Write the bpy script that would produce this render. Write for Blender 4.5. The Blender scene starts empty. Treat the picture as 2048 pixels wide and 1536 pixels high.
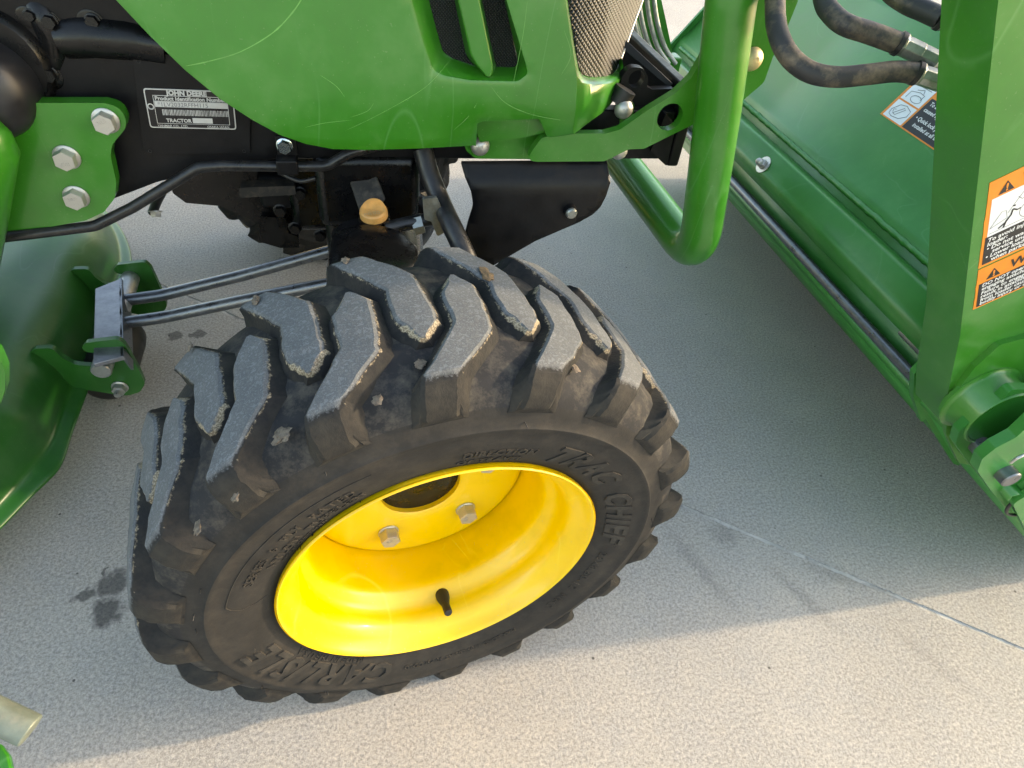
import bpy, bmesh, math, random
from mathutils import Vector, Matrix, Quaternion, noise
from mathutils.geometry import delaunay_2d_cdt
random.seed(7)
scene = bpy.context.scene
col = scene.collection
R = math.radians

# ------------------------------------------------------------------ camera
CAM = Vector((-.0462, -.4368, .8832)); YAW, PITCH, ROLL, FPX = .2977, .7651, .1372, 1273.2
_f = Vector((math.sin(YAW)*math.cos(PITCH), math.cos(YAW)*math.cos(PITCH), -math.sin(PITCH)))
_r0 = Vector((math.cos(YAW), -math.sin(YAW), 0)); _u0 = _r0.cross(_f)
_r = _r0*math.cos(ROLL)+_u0*math.sin(ROLL); _u = -_r0*math.sin(ROLL)+_u0*math.cos(ROLL)
cd = bpy.data.cameras.new('camera'); cd.sensor_width = 36; cd.lens = FPX/2048*36
cd.clip_start = .02; cd.clip_end = 300
cam = bpy.data.objects.new('camera', cd); col.objects.link(cam)
cam.matrix_world = Matrix(((_r.x, _u.x, -_f.x, CAM.x), (_r.y, _u.y, -_f.y, CAM.y), (_r.z, _u.z, -_f.z, CAM.z), (0, 0, 0, 1)))
scene.camera = cam

# ------------------------------------------------------------------ sky, sun, exposure
SUN_EL, SUN_AZ = R(20), R(-.8)          # the sun stands ahead of the tractor (+X)
w = bpy.data.worlds.new('World'); scene.world = w; w.use_nodes = True
nt = w.node_tree; bg = nt.nodes['Background']
sky = nt.nodes.new('ShaderNodeTexSky'); sky.sky_type = 'NISHITA'; sky.sun_disc = False
sky.sun_elevation = SUN_EL; sky.sun_rotation = R(90)-SUN_AZ; sky.dust_density = 1.2
nt.links.new(sky.outputs[0], bg.inputs[0]); bg.inputs[1].default_value = .15
sd = bpy.data.lights.new('sun', 'SUN'); sd.energy = 1.0; sd.angle = R(2.0); sd.color = (1, .88, .72)
sun = bpy.data.objects.new('sun', sd); col.objects.link(sun)
sdir = Vector((math.cos(SUN_EL)*math.cos(SUN_AZ), math.cos(SUN_EL)*math.sin(SUN_AZ), math.sin(SUN_EL)))
sun.rotation_euler = sdir.to_track_quat('Z', 'Y').to_euler(); sun.location = sdir*8
vs = scene.view_settings; vs.view_transform = 'Standard'; vs.look = 'None'; vs.exposure = 2.3; vs.gamma = 1
vs.use_curve_mapping = False
vs.use_white_balance = True; vs.white_balance_temperature = 8300        # the camera's daylight-shade balance

# ------------------------------------------------------------------ helpers: where things stand
def ray(px, py): return _f+_r*((px-1024)/FPX)+_u*((768-py)/FPX)
def on(px, py, ax, v):                    # point of a surveyed plane x / y / z = v
    d = ray(px, py); i = 'xyz'.index(ax); return CAM+d*((v-CAM[i])/d[i])
def at(px, py, s): return CAM+ray(px, py)*s
def xz(pts, y): return [(on(a, b, 'y', y).x, on(a, b, 'y', y).z) for a, b in pts]

# ------------------------------------------------------------------ helpers: materials
def nd(t, typ, **kw):
    n = t.nodes.new(typ)
    for k, v in kw.items():
        if k in n.inputs: n.inputs[k].default_value = v
        else: setattr(n, k, v)
    return n
def ramp(t, src, a, b, ca=(0, 0, 0, 1), cb=(1, 1, 1, 1)):
    n = t.nodes.new('ShaderNodeValToRGB'); e = n.color_ramp.elements
    e[0].position = a; e[1].position = b; e[0].color = ca; e[1].color = cb
    t.links.new(src, n.inputs[0]); return n.outputs[0]
def mix(t, fac, a, b, mode='MIX'):
    n = t.nodes.new('ShaderNodeMix'); n.data_type = 'RGBA'; n.blend_type = mode
    for s, v in ((n.inputs[0], fac), (n.inputs[6], a), (n.inputs[7], b)):
        if hasattr(v, 'is_output'): t.links.new(v, s)
        else: s.default_value = v if not isinstance(v, tuple) or len(v) == 4 else (*v, 1)
    return n.outputs[2]
def mth(t, op, a, b=None):
    n = t.nodes.new('ShaderNodeMath'); n.operation = op
    for s, v in zip(n.inputs, (a, b)):
        if v is None: continue
        if hasattr(v, 'is_output'): t.links.new(v, s)
        else: s.default_value = v
    return n.outputs[0]
def noi(t, vec, scale, detail=4, rough=.55, dist=0):
    n = nd(t, 'ShaderNodeTexNoise'); n.inputs['Scale'].default_value = scale; n.inputs['Detail'].default_value = detail
    n.inputs['Roughness'].default_value = rough; n.inputs['Distortion'].default_value = dist
    t.links.new(vec, n.inputs['Vector']); return n.outputs[0]
def newmat(name):
    m = bpy.data.materials.new(name); m.use_nodes = True; t = m.node_tree
    p = t.nodes['Principled BSDF']; tc = t.nodes.new('ShaderNodeTexCoord'); return m, t, p, tc.outputs['Object']
def bump(t, p, src, strength, dist):
    b = t.nodes.new('ShaderNodeBump'); b.inputs['Strength'].default_value = strength; b.inputs['Distance'].default_value = dist
    t.links.new(src, b.inputs['Height']); t.links.new(b.outputs[0], p.inputs['Normal']); return b
def scratches(t, vec, scale, width, keep, rot):
    # sparse fine curved hairlines: narrow iso-lines of a warped noise, kept only in patches
    mp = nd(t, 'ShaderNodeMapping'); t.links.new(vec, mp.inputs[0]); mp.inputs['Rotation'].default_value = rot; mp.inputs['Scale'].default_value = (1, .5, .16)
    a = noi(t, mp.outputs[0], scale, 1.5, .4, .6)
    d = mth(t, 'ABSOLUTE', mth(t, 'SUBTRACT', a, .5))
    line = ramp(t, d, 0, width, (1, 1, 1, 1), (0, 0, 0, 1))
    k = ramp(t, noi(t, mp.outputs[0], scale*.8, 2), keep, keep+.08)
    return mth(t, 'MULTIPLY', line, k)
def paint(name, c, rough=.32, coat=.5, scr=.5, dust=.25, dirtc=(.25, .23, .18), coatr=.16):
    m, t, p, v = newmat(name)
    n1 = noi(t, v, 13, 4, .65)
    base = mix(t, ramp(t, n1, .35, .7), tuple(x*.88 for x in c), tuple(min(1, x*1.1) for x in c))
    s = mth(t, 'ADD', scratches(t, v, 9, .007, .5, (.4, .2, .9)), scratches(t, v, 19, .012, .52, (1.1, .7, .2)))
    base = mix(t, mth(t, 'MULTIPLY', s, scr), base, tuple(min(1, x*1.4+.16) for x in c))
    base = mix(t, mth(t, 'MULTIPLY', ramp(t, n1, .5, .8), dust), base, dirtc)
    sp = ramp(t, noi(t, v, 380, 1, .5), .72, .76)
    base = mix(t, mth(t, 'MULTIPLY', sp, .7*dust), base, (.4, .37, .3))
    t.links.new(base, p.inputs['Base Color'])
    t.links.new(mth(t, 'ADD', mth(t, 'MULTIPLY', n1, .26), rough-.1), p.inputs['Roughness'])
    p.inputs['Coat Weight'].default_value = coat; p.inputs['Coat Roughness'].default_value = coatr
    return m
def plain(name, c, rough=.5, metal=0, var=.2, scale=30, bmp=.1, bs=200, dust=0., dustc=(.3, .25, .19), spec=.5):
    m, t, p, v = newmat(name)
    n1 = ramp(t, noi(t, v, scale, 4, .65), .3, .75)
    b = mix(t, n1, tuple(x*(1-var) for x in c), tuple(min(1, x*(1+var)) for x in c))
    if dust:
        d = mth(t, 'MULTIPLY', ramp(t, noi(t, v, scale*1.7, 5, .72), .48, .75), dust)
        b = mix(t, d, b, dustc)
    t.links.new(b, p.inputs['Base Color']); p.inputs['Metallic'].default_value = metal; p.inputs['Specular IOR Level'].default_value = spec
    t.links.new(mth(t, 'ADD', mth(t, 'MULTIPLY', n1, .25), max(.02, rough-.12)), p.inputs['Roughness'])
    if bmp > .11: bump(t, p, noi(t, v, bs, 2), bmp, .001)
    return m

GREEN = (.018, .180, .010)
m_green = paint('green_paint', GREEN, .36, .45, .16, .16, coatr=.13)
m_greenb = paint('bucket_green_paint', (.016, .195, .026), .42, .35, .1, .1, coatr=.25)
m_greend = paint('deck_green_paint', (.014, .125, .014), .36, .25, .12, .12, coatr=.25)
m_yellow = paint('yellow_paint', (.84, .545, .006), .36, .4, .22, .34, (.46, .29, .07))
m_black = plain('black_frame_paint', (.007, .007, .008), .42, 0, .3, 25, .12, 240, .14, (.03, .027, .025), .22)
m_blackg = plain('gloss_black_casting', (.0045, .0045, .005), .3, 0, .3, 40, .25, 120, .12, (.035, .03, .025), .35)
m_pipe = plain('black_pipe', (.014, .014, .015), .36, 0, .3, 60, .1, 300, .3, (.1, .085, .07))
m_rod = plain('zinc_rod', (.2, .21, .225), .36, .85, .25, 70, .1, 300, .35, (.16, .15, .14))
m_zinc = plain('zinc_bolt', (.5, .49, .46), .38, .7, .18, 140, .15, 500, .2, (.5, .46, .38))
m_gold = plain('yellow_zinc_bolt', (.62, .5, .3), .42, .6, .25, 160, .2, 500, .3, (.35, .22, .12))
m_galv = plain('galvanised_tube', (.36, .37, .34), .4, .75, .25, 90, .2, 300, .25)
m_hose = plain('rubber_hose', (.022, .022, .023), .62, 0, .4, 15, .25, 300, .95, (.19, .142, .09))
m_orange = plain('orange_cap', (.74, .37, .11), .4, 0, .2, 80, .1, 300, .4, (.5, .3, .16))
m_rubberk = plain('black_rubber', (.012, .012, .012), .5, 0, .2, 60, .1)
m_ink = plain('black_print', (.012, .012, .014), .5, 0, .1, 60, 0)
m_inkw = plain('white_print', (.75, .75, .73), .5, 0, .06, 60, 0)
m_inko = plain('orange_print', (.8, .24, .02), .45, 0, .1, 70, 0)
m_picto = plain('pale_print', (.72, .76, .78), .45, 0, .05, 60, 0)
m_line = plain('grey_print', (.12, .13, .14), .5, 0, .05, 60, 0)
m_plate = plain('plate_black', (.01, .01, .012), .35, .2, .2, 90, .05)
m_platew = plain('plate_silver', (.55, .55, .54), .45, .3, .1, 90, 0)

m_scr = plain('scored_paint', (.12, .34, .08), .6, 0, .25, 90, 0)
def mat_mesh(name, scale, wire, gap, ang=0., lo_=.3):
    # woven screen: fine wires and holes far below ten pixels across
    m, t, p, v = newmat(name)
    mp = nd(t, 'ShaderNodeMapping'); t.links.new(v, mp.inputs[0]); mp.inputs['Rotation'].default_value = (0, ang, 0)
    sx = t.nodes.new('ShaderNodeSeparateXYZ'); t.links.new(mp.outputs[0], sx.inputs[0])
    a = mth(t, 'ABSOLUTE', mth(t, 'SINE', mth(t, 'MULTIPLY', mth(t, 'ADD', sx.outputs[0], sx.outputs[2]), scale)))
    b = mth(t, 'ABSOLUTE', mth(t, 'SINE', mth(t, 'MULTIPLY', mth(t, 'SUBTRACT', sx.outputs[0], sx.outputs[2]), scale)))
    hgt = mth(t, 'MULTIPLY', a, b)
    k = ramp(t, hgt, lo_, lo_+.3)
    t.links.new(mix(t, k, gap, wire), p.inputs['Base Color'])
    p.inputs['Roughness'].default_value = .38
    bump(t, p, hgt, .9, .0015)
    return m
m_screen = mat_mesh('black_screen', 900, (.045, .043, .04), (.002, .002, .002))
m_grille = mat_mesh('grille_screen', 520, (.055, .054, .05), (.001, .001, .001), 0, .62)

def mat_tyre(name, base, dustc, dust, grit=False, top=False):
    m, t, p, v = newmat(name)
    n1 = noi(t, v, 26, 5, .72); n2 = noi(t, v, 900, 1, .6); n3 = noi(t, v, 300, 3, .7)
    b = mix(t, ramp(t, n1, .35, .7), tuple(x*.7 for x in base), tuple(x*1.25 for x in base))
    if top:
        b = mix(t, ramp(t, n3, .42, .66), b, tuple(x*1.55 for x in base))
        b = mix(t, mth(t, 'MULTIPLY', ramp(t, n2, .6, .68), .55), b, (.42, .42, .4))
    b = mix(t, mth(t, 'MULTIPLY', ramp(t, noi(t, v, 34, 5, .78), .46, .7), dust), b, dustc)
    if grit:
        at_ = t.nodes.new('ShaderNodeAttribute'); at_.attribute_name = 'grit'
        g = mth(t, 'ADD', at_.outputs['Fac'], mth(t, 'MULTIPLY', mth(t, 'SUBTRACT', noi(t, v, 220, 3, .7), .5), 1.2))
        gm = mth(t, 'MULTIPLY', ramp(t, g, .62, .78), .8)
        gc = mix(t, ramp(t, noi(t, v, 700, 2), .4, .6), (.2, .15, .095), (.46, .38, .26))
        b = mix(t, gm, b, gc)
        hh = mth(t, 'ADD', mth(t, 'MULTIPLY', gm, mth(t, 'ADD', n2, .4)), mth(t, 'MULTIPLY', n3, .35))
    else:
        hh = mth(t, 'ADD', mth(t, 'MULTIPLY', n3, .5), mth(t, 'MULTIPLY', n2, .25))
    t.links.new(b, p.inputs['Base Color'])
    p.inputs['Roughness'].default_value = .78 if not top else .85
    p.inputs['Specular IOR Level'].default_value = .35
    bump(t, p, hh, .5 if top else (.16 if grit else .2), .0014)
    return m
m_side = mat_tyre('sidewall_rubber', (.0165, .0158, .015), (.046, .039, .032), .55)
m_letter = mat_tyre('raised_letter_rubber', (.024, .0225, .0205), (.062, .053, .043), .7)
m_groove = mat_tyre('groove_rubber', (.014, .0145, .0165), (.10, .085, .066), .75)
def mat_lug():
    m, t, p, v = newmat('tread_lug_rubber')
    n1 = noi(t, v, 26, 4, .72); n2 = noi(t, v, 800, 1, .6); n3 = noi(t, v, 260, 3, .75)
    topc = mix(t, ramp(t, n1, .35, .7), (.125, .133, .139), (.18, .187, .19))
    topc = mix(t, mth(t, 'MULTIPLY', ramp(t, n3, .5, .66), .6), topc, (.28, .282, .275))
    topc = mix(t, mth(t, 'MULTIPLY', ramp(t, n3, .45, .33), .5), topc, (.045, .047, .05))
    side = mix(t, ramp(t, n1, .42, .7), (.012, .012, .0125), (.036, .032, .026))
    at_ = t.nodes.new('ShaderNodeAttribute'); at_.attribute_name = 'wear'
    wv = mth(t, 'ADD', at_.outputs['Fac'], mth(t, 'MULTIPLY', mth(t, 'SUBTRACT', n3, .5), .7))
    b = mix(t, ramp(t, wv, .42, .62), side, topc)
    ag = t.nodes.new('ShaderNodeAttribute'); ag.attribute_name = 'grit'
    g = mth(t, 'ADD', ag.outputs['Fac'], mth(t, 'MULTIPLY', mth(t, 'SUBTRACT', noi(t, v, 170, 3, .75), .5), .95))
    gm = mth(t, 'MULTIPLY', ramp(t, g, .60, .76), .85)
    b = mix(t, gm, b, mix(t, ramp(t, n2, .4, .6), (.17, .13, .085), (.40, .33, .23)))
    t.links.new(b, p.inputs['Base Color']); p.inputs['Roughness'].default_value = .82; p.inputs['Specular IOR Level'].default_value = .3
    bump(t, p, mth(t, 'ADD', n3, mth(t, 'MULTIPLY', gm, .8)), .4, .0014)
    return m
m_lug = mat_lug()

# ------------------------------------------------------------------ helpers: objects
def link(ob, parent=None):
    col.objects.link(ob)
    if parent is not None: ob.parent = parent
    return ob
ORG = {}
def thing(name, label, cat, loc):
    o = bpy.data.objects.new(name, None); o.location = loc; o.empty_display_size = .05
    link(o); o['label'] = label; o['category'] = cat; ORG[o.name] = Vector(loc); return o
def org(parent):
    while parent is not None and parent.parent is not None: parent = parent.parent
    return Vector(parent.location) if parent is not None else Vector()
def mk(name, V, F, mat, parent=None, smooth=True, ang=32, world=True, bev=0, seg=2):
    o = org(parent) if world else Vector()
    me = bpy.data.meshes.new(name); me.from_pydata([tuple(Vector(v)-o) for v in V], [], F)
    me.validate(); me.update()
    bm = bmesh.new(); bm.from_mesh(me); bmesh.ops.recalc_face_normals(bm, faces=bm.faces); bm.to_mesh(me); bm.free()
    for m in (mat if isinstance(mat, (list, tuple)) else [mat]): me.materials.append(m)
    if smooth:
        me.polygons.foreach_set('use_smooth', [True]*len(me.polygons)); me.set_sharp_from_angle(angle=R(ang))
    ob = bpy.data.objects.new(name, me); link(ob, parent)
    if bev:
        b = ob.modifiers.new('bevel', 'BEVEL'); b.width = bev; b.segments = seg; b.limit_method = 'ANGLE'; b.angle_limit = R(40)
    return ob
def cat(*parts):                          # join vertex/face lists that make ONE piece
    V, F = [], []
    for v, f in parts:
        k = len(V); V += list(v); F += [tuple(i+k for i in q) for q in f]
    return V, F
def inside(p, poly):
    x, y = p; c = False; j = len(poly)-1
    for i in range(len(poly)):
        a, b = poly[i], poly[j]
        if (a[1] > y) != (b[1] > y) and x < (b[0]-a[0])*(y-a[1])/(b[1]-a[1])+a[0]: c = not c
        j = i
    return c
def rnd(poly, rad, n=5):                  # round polygon corners; rad a number or list
    out = []; N = len(poly); P = [Vector(p) for p in poly]
    for i in range(N):
        r_ = rad[i] if isinstance(rad, (list, tuple)) else rad
        a, b, c = P[i-1], P[i], P[(i+1) % N]
        if r_ <= 0: out.append(tuple(b)); continue
        d1, d2 = a-b, c-b; l1, l2 = d1.length, d2.length
        if l1 < 1e-6 or l2 < 1e-6: continue
        d1 /= l1; d2 /= l2; al = math.acos(max(-1, min(1, d1.dot(d2))))
        if al > R(176): out.append(tuple(b)); continue
        k = min(r_/math.tan(al/2), l1*.48, l2*.48); s, e = b+d1*k, b+d2*k
        for j in range(n+1):
            q = j/n; out.append(tuple(s*(1-q)**2+b*2*q*(1-q)+e*q*q))
    return out
def spline(P, n=6, closed=False):
    P = [Vector(p) for p in P]; N = len(P); out = []
    for i in range(N if closed else N-1):
        if closed: a, b, c, d = P[i-1], P[i], P[(i+1) % N], P[(i+2) % N]
        else: a, b, c, d = P[max(i-1, 0)], P[i], P[i+1], P[min(i+2, N-1)]
        for j in range(n):
            q = j/n
            out.append(.5*((2*b)+(c-a)*q+(2*a-5*b+4*c-d)*q*q+(3*b-a-3*c+d)*q**3))
    if not closed: out.append(P[-1])
    return out
def tri2d(loops, extra=(), cons=()):
    pts, edges = [], []
    for L in loops:
        k = len(pts); pts += [Vector(p) for p in L]; edges += [(k+i, k+(i+1) % len(L)) for i in range(len(L))]
    for L in cons:
        k = len(pts); pts += [Vector(p) for p in L]; edges += [(k+i, k+i+1) for i in range(len(L)-1)]
    pts += [Vector(p) for p in extra if inside(p, loops[0]) and not any(inside(p, h) for h in loops[1:])]
    V, E, F, *_ = delaunay_2d_cdt(pts, edges, [], 0, 1e-6)
    out = []
    for f in F:
        c = sum((V[i] for i in f), Vector((0, 0)))/len(f)
        if inside(c, loops[0]) and not any(inside(c, h) for h in loops[1:]): out.append(tuple(f))
    return [tuple(v) for v in V], out
def slab(loops, mapf, t, extra=()):       # flat plate with holes: mapf(a, b, depth)
    V2, F2 = tri2d(loops, extra); n = len(V2)
    V = [mapf(a, b, 0) for a, b in V2]+[mapf(a, b, t) for a, b in V2]
    F = [f for f in F2]+[tuple(i+n for i in reversed(f)) for f in F2]
    cnt = {}
    for f in F2:
        for i in range(len(f)):
            e = (f[i], f[(i+1) % len(f)]); k = tuple(sorted(e)); cnt.setdefault(k, []).append(e)
    for k, L in cnt.items():
        if len(L) == 1: a, b = L[0]; F.append((b, a, a+n, b+n))
    return V, F
def plate(name, outline, y, t, mat, parent, holes=(), bev=.0012, ang=32):   # stands in a plane y = const, outline in (x, z)
    V, F = slab([outline, *holes], lambda a, b, d: Vector((a, y+d, b)), t)
    return mk(name, V, F, mat, parent, True, ang, bev=bev)
def circle2(cx, cz, r, n=28): return [(cx+r*math.cos(2*math.pi*i/n), cz+r*math.sin(2*math.pi*i/n)) for i in range(n)]
def tubevf(P, rad, n=16, cap=True):
    P = [Vector(p) for p in P]; N = len(P); V, F = [], []
    T = [(P[min(i+1, N-1)]-P[max(i-1, 0)]).normalized() for i in range(N)]
    u = T[0].orthogonal().normalized()
    for i in range(N):
        u = (u-T[i]*u.dot(T[i])).normalized(); v = T[i].cross(u)
        r_ = rad[i] if isinstance(rad, (list, tuple)) else rad
        for j in range(n):
            a = 2*math.pi*j/n; V.append(P[i]+(u*math.cos(a)+v*math.sin(a))*r_)
    for i in range(N-1):
        for j in range(n): F.append((i*n+j, i*n+(j+1) % n, (i+1)*n+(j+1) % n, (i+1)*n+j))
    if cap: F += [tuple(range(n-1, -1, -1)), tuple((N-1)*n+j for j in range(n))]
    return V, F
def tube(name, P, rad, mat, parent, n=18, cap=True, bev=0): 
    V, F = tubevf(P, rad, n, cap); return mk(name, V, F, mat, parent, True, 50, bev=bev)
def fillet(P, r, n=6):                    # 3-D polyline with rounded corners
    P = [Vector(p) for p in P]; out = [P[0]]
    for i in range(1, len(P)-1):
        a, b, c = P[i-1], P[i], P[i+1]; d1, d2 = a-b, c-b; l1, l2 = d1.length, d2.length; d1.normalize(); d2.normalize()
        al = math.acos(max(-1, min(1, d1.dot(d2)))); k = min(r/max(math.tan(al/2), .05), l1*.48, l2*.48); s, e = b+d1*k, b+d2*k
        for j in range(n+1): q = j/n; out.append(s*(1-q)**2+b*2*q*(1-q)+e*q*q)
    return out+[P[-1]]
def lathevf(prof, n=48, close=False):     # about local Z, prof = (r, h)
    V, F = [], []; N = len(prof)
    for r_, h in prof:
        for j in range(n): a = 2*math.pi*j/n; V.append(Vector((r_*math.cos(a), r_*math.sin(a), h)))
    for i in range(N if close else N-1):
        k = (i+1) % N
        for j in range(n): F.append((i*n+j, i*n+(j+1) % n, k*n+(j+1) % n, k*n+j))
    return V, F
def place(V, pos, nrm, up=None, spin=0):
    q = Vector(nrm).to_track_quat('Z', 'Y') @ Quaternion((0, 0, 1), spin); pos = Vector(pos)
    return [pos+q @ Vector(v) for v in V]
def boxvf(c, s, rot=None):
    c = Vector(c); V = []
    for x in (-1, 1):
        for y in (-1, 1):
            for z in (-1, 1):
                p = Vector((x*s[0]/2, y*s[1]/2, z*s[2]/2)); V.append(c+(rot @ p if rot else p))
    return V, [(0, 1, 3, 2), (4, 6, 7, 5), (0, 4, 5, 1), (2, 3, 7, 6), (0, 2, 6, 4), (1, 5, 7, 3)]
def box(name, c, s, mat, parent, bev=.003, rot=None):
    V, F = boxvf(c, s, rot); return mk(name, V, F, mat, parent, True, 32, bev=bev, seg=3)
def loft(rings, close=True, cap=False):
    n = len(rings[0]); V = [v for r_ in rings for v in r_]; F = []
    for i in range(len(rings)-1):
        for j in range(n if close else n-1): F.append((i*n+j, i*n+(j+1) % n, (i+1)*n+(j+1) % n, (i+1)*n+j))
    if cap: F += [tuple(range(n-1, -1, -1)), tuple((len(rings)-1)*n+j for j in range(n))]
    return V, F

_tx = {}
def textvf(s, size=1, ext=.0, bevel=0, outline=False, shear=0, bold=0, align='LEFT', space=1, res=2):
    k = (s, size, ext, bevel, outline, shear, bold, align, space)
    if k in _tx: return _tx[k]
    c = bpy.data.curves.new('lettering', 'FONT'); c.body = s; c.size = size; c.resolution_u = res; c.shear = shear; c.offset = bold
    c.align_x = align; c.space_character = space; c.extrude = ext
    if outline: c.fill_mode = 'NONE'; c.bevel_depth = bevel; c.bevel_resolution = 0; c.extrude = 0
    o = bpy.data.objects.new('lettering', c); col.objects.link(o)
    bpy.context.view_layer.update()
    me = bpy.data.meshes.new_from_object(o.evaluated_get(bpy.context.evaluated_depsgraph_get()))
    V = [v.co.copy() for v in me.vertices]; F = [tuple(p.vertices) for p in me.polygons]
    bpy.data.objects.remove(o); bpy.data.curves.remove(c); bpy.data.meshes.remove(me)
    _tx[k] = (V, F); return V, F
def flat_text(name, s, size, org_, ux, uy, mat, parent, lift=.0004, ext=.00005, **kw):
    V, F = textvf(s, 1, 0, **kw); ux, uy = Vector(ux), Vector(uy); n = ux.cross(uy).normalized()
    V = [Vector(org_)+ux*(v.x*size)+uy*(v.y*size)+n*lift for v in V]
    return mk(name, V, F, mat, parent, False)
def quad(name, org_, ux, uy, loop, mat, parent, lift, thick=.0002):
    ux, uy = Vector(ux), Vector(uy); n = ux.cross(uy).normalized()
    V, F = slab([loop], lambda a, b, d: Vector(org_)+ux*a+uy*b+n*(lift-d), thick)
    return mk(name, V, F, mat, parent, False)

# bolts: one mesh per kind, shared
def bolt_mesh(name, mat, mark=None, washer=1.36, head=.62, mark2=None):
    hx = [(math.cos(math.pi/3*i+.3), math.sin(math.pi/3*i+.3)) for i in range(6)]; q = 1/math.sqrt(3)
    wv, wf = lathevf([(washer/2, 0), (washer/2, .07), (washer/2-.06, .11), (.3, .16)], 28)
    rings = [[Vector((a*q*s, b*q*s, h)) for a, b in hx] for s, h in ((1, .1), (1, head-.07), (.93, head))]
    hv, hf = loft(rings, True, True)
    parts = [(wv, wf), (hv, hf)]
    for mk_, yy in ((mark, .06), (mark2, -.34)):
        if mk_:
            tv, tf = textvf(mk_, .3, .02, align='CENTER'); parts.append(([Vector((v.x, v.y+yy, v.z+head+.005)) for v in tv], tf))
    V, F = cat(*parts)
    ob = mk(name, V, F, mat, None, True, 28, False); me = ob.data; bpy.data.objects.remove(ob); return me
def inst(name, me, parent, pos, nrm, size, spin=0, mod=0):
    o = bpy.data.objects.new(name, me); link(o, parent)
    q = Vector(nrm).to_track_quat('Z', 'Y') @ Quaternion((0, 0, 1), spin)
    o.rotation_mode = 'QUATERNION'; o.rotation_quaternion = q; o.location = Vector(pos)-org(parent); o.scale = (size,)*3
    return o
me_bolt109 = bolt_mesh('hex_bolt', m_zinc, '10.9', mark2=None)
me_bolt = bolt_mesh('hex_bolt', m_zinc, None)
me_wbolt = bolt_mesh('wheel_bolt', m_zinc, '8.8', washer=1.2, head=.75)
dome = [(0, .42)]+[(.5*math.sin(a), .42*math.cos(a)) for a in [R(12*i) for i in range(1, 8)]]+[(.5, .02), (.5, 0)]
def dome_mesh(name, mat, mark):
    v, f = lathevf(dome, 32); tv, tf = textvf(mark, .24, .012, align='CENTER')
    V, F = cat((v, f), ([Vector((p.x, p.y+.02, p.z+.405)) for p in tv], tf))
    ob = mk(name, V, F, mat, None, True, 40, False); me = ob.data; bpy.data.objects.remove(ob); return me
me_dome = dome_mesh('dome_bolt', m_zinc, 'JW'); me_domeg = dome_mesh('dome_bolt', m_gold, '8.8')

# ================================================================== THE SETTING: concrete slabs with a sawn joint
def mat_concrete():
    m, t, p, v = newmat('concrete')
    big = noi(t, v, 2.6, 4, .65); fine = noi(t, v, 230, 4, .9); grain = noi(t, v, 560, 1, .6)
    b = mix(t, ramp(t, big, .3, .72), (.375, .348, .315), (.50, .461, .412))
    b = mix(t, mth(t, 'MULTIPLY', ramp(t, noi(t, v, 17, 4, .75), .42, .66), .5), b, (.40, .385, .37))
    b = mix(t, ramp(t, fine, .40, .50), mix(t, .62, b, (.19, .178, .165)), b)
    b = mix(t, mth(t, 'MULTIPLY', ramp(t, fine, .52, .64), .75), b, (.66, .605, .53))
    b = mix(t, mth(t, 'MULTIPLY', ramp(t, grain, .66, .72), .45), b, (.2, .19, .18))
    vo = nd(t, 'ShaderNodeTexVoronoi'); vo.inputs['Scale'].default_value = 19; t.links.new(v, vo.inputs['Vector'])
    pit = mth(t, 'LESS_THAN', vo.outputs['Distance'], .04)
    b = mix(t, mth(t, 'MULTIPLY', pit, .75), b, (.035, .033, .032))
    # oil drops and rubber scuffs: dark blots of their own shape
    wob = nd(t, 'ShaderNodeTexNoise'); wob.inputs['Scale'].default_value = 58; wob.inputs['Detail'].default_value = 5; t.links.new(v, wob.inputs['Vector'])
    ws = nd(t, 'ShaderNodeVectorMath', operation='MULTIPLY_ADD'); t.links.new(wob.outputs['Color'], ws.inputs[0])
    ws.inputs[1].default_value = (.042, .042, 0); t.links.new(v, ws.inputs[2])
    def blot(px, py, r_, q=(1, 1), rot=0, soft=.12):
        c = on(px, py, 'z', 0)
        mp = nd(t, 'ShaderNodeMapping'); mp.vector_type = 'TEXTURE'; t.links.new(ws.outputs[0], mp.inputs[0])
        mp.inputs['Location'].default_value = (c.x+.021, c.y+.021, 0); mp.inputs['Rotation'].default_value = (0, 0, rot); mp.inputs['Scale'].default_value = (r_*q[0], r_*q[1], 1)
        ln = nd(t, 'ShaderNodeVectorMath', operation='LENGTH'); t.links.new(mp.outputs[0], ln.inputs[0])
        return nd_map(ln.outputs['Value'], 1+soft, 1-soft)
    def nd_map(src, a, b_):
        n = t.nodes.new('ShaderNodeMapRange'); t.links.new(src, n.inputs[0]); n.inputs[1].default_value = a; n.inputs[2].default_value = b_; return n.outputs[0]
    tot = None
    for px, py, r_, q, ro, am, so in ((228, 1165, .020, (1.15, .9), .5, .72, .3), (218, 1223, .019, (1, 1.1), 0, .74, .3), (172, 1190, .010, (1.2, .9), .4, .68, .3), (274, 1205, .008, (1, 1), 0, .7, .12), (214, 1143, .005, (1, 1), 0, .7, .12), (350, 672, .012, (1, 1), 0, .6, .2), (395, 668, .012, (1, 1), 0, .6, .2),
            (1450, 1065, .022, (1, 1), 0, .26, .6), (1395, 1130, .010, (1, 7), .35, .18, .6), (1600, 1190, .010, (1, 6), .45, .2, .6), (1670, 1150, .02, (2, .7), -.5, .22, .6), (1875, 1330, .010, (1, 6), .5, .13, .6)):
        k = mth(t, 'MULTIPLY', blot(px, py, r_, q, ro, so), am); tot = k if tot is None else mth(t, 'MAXIMUM', tot, k)
    b = mix(t, tot, b, (.04, .039, .04))
    t.links.new(b, p.inputs['Base Color']); p.inputs['Roughness'].default_value = .88; p.inputs['Specular IOR Level'].default_value = .2
    h = fine
    bump(t, p, h, .75, .0028)
    return m
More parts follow.
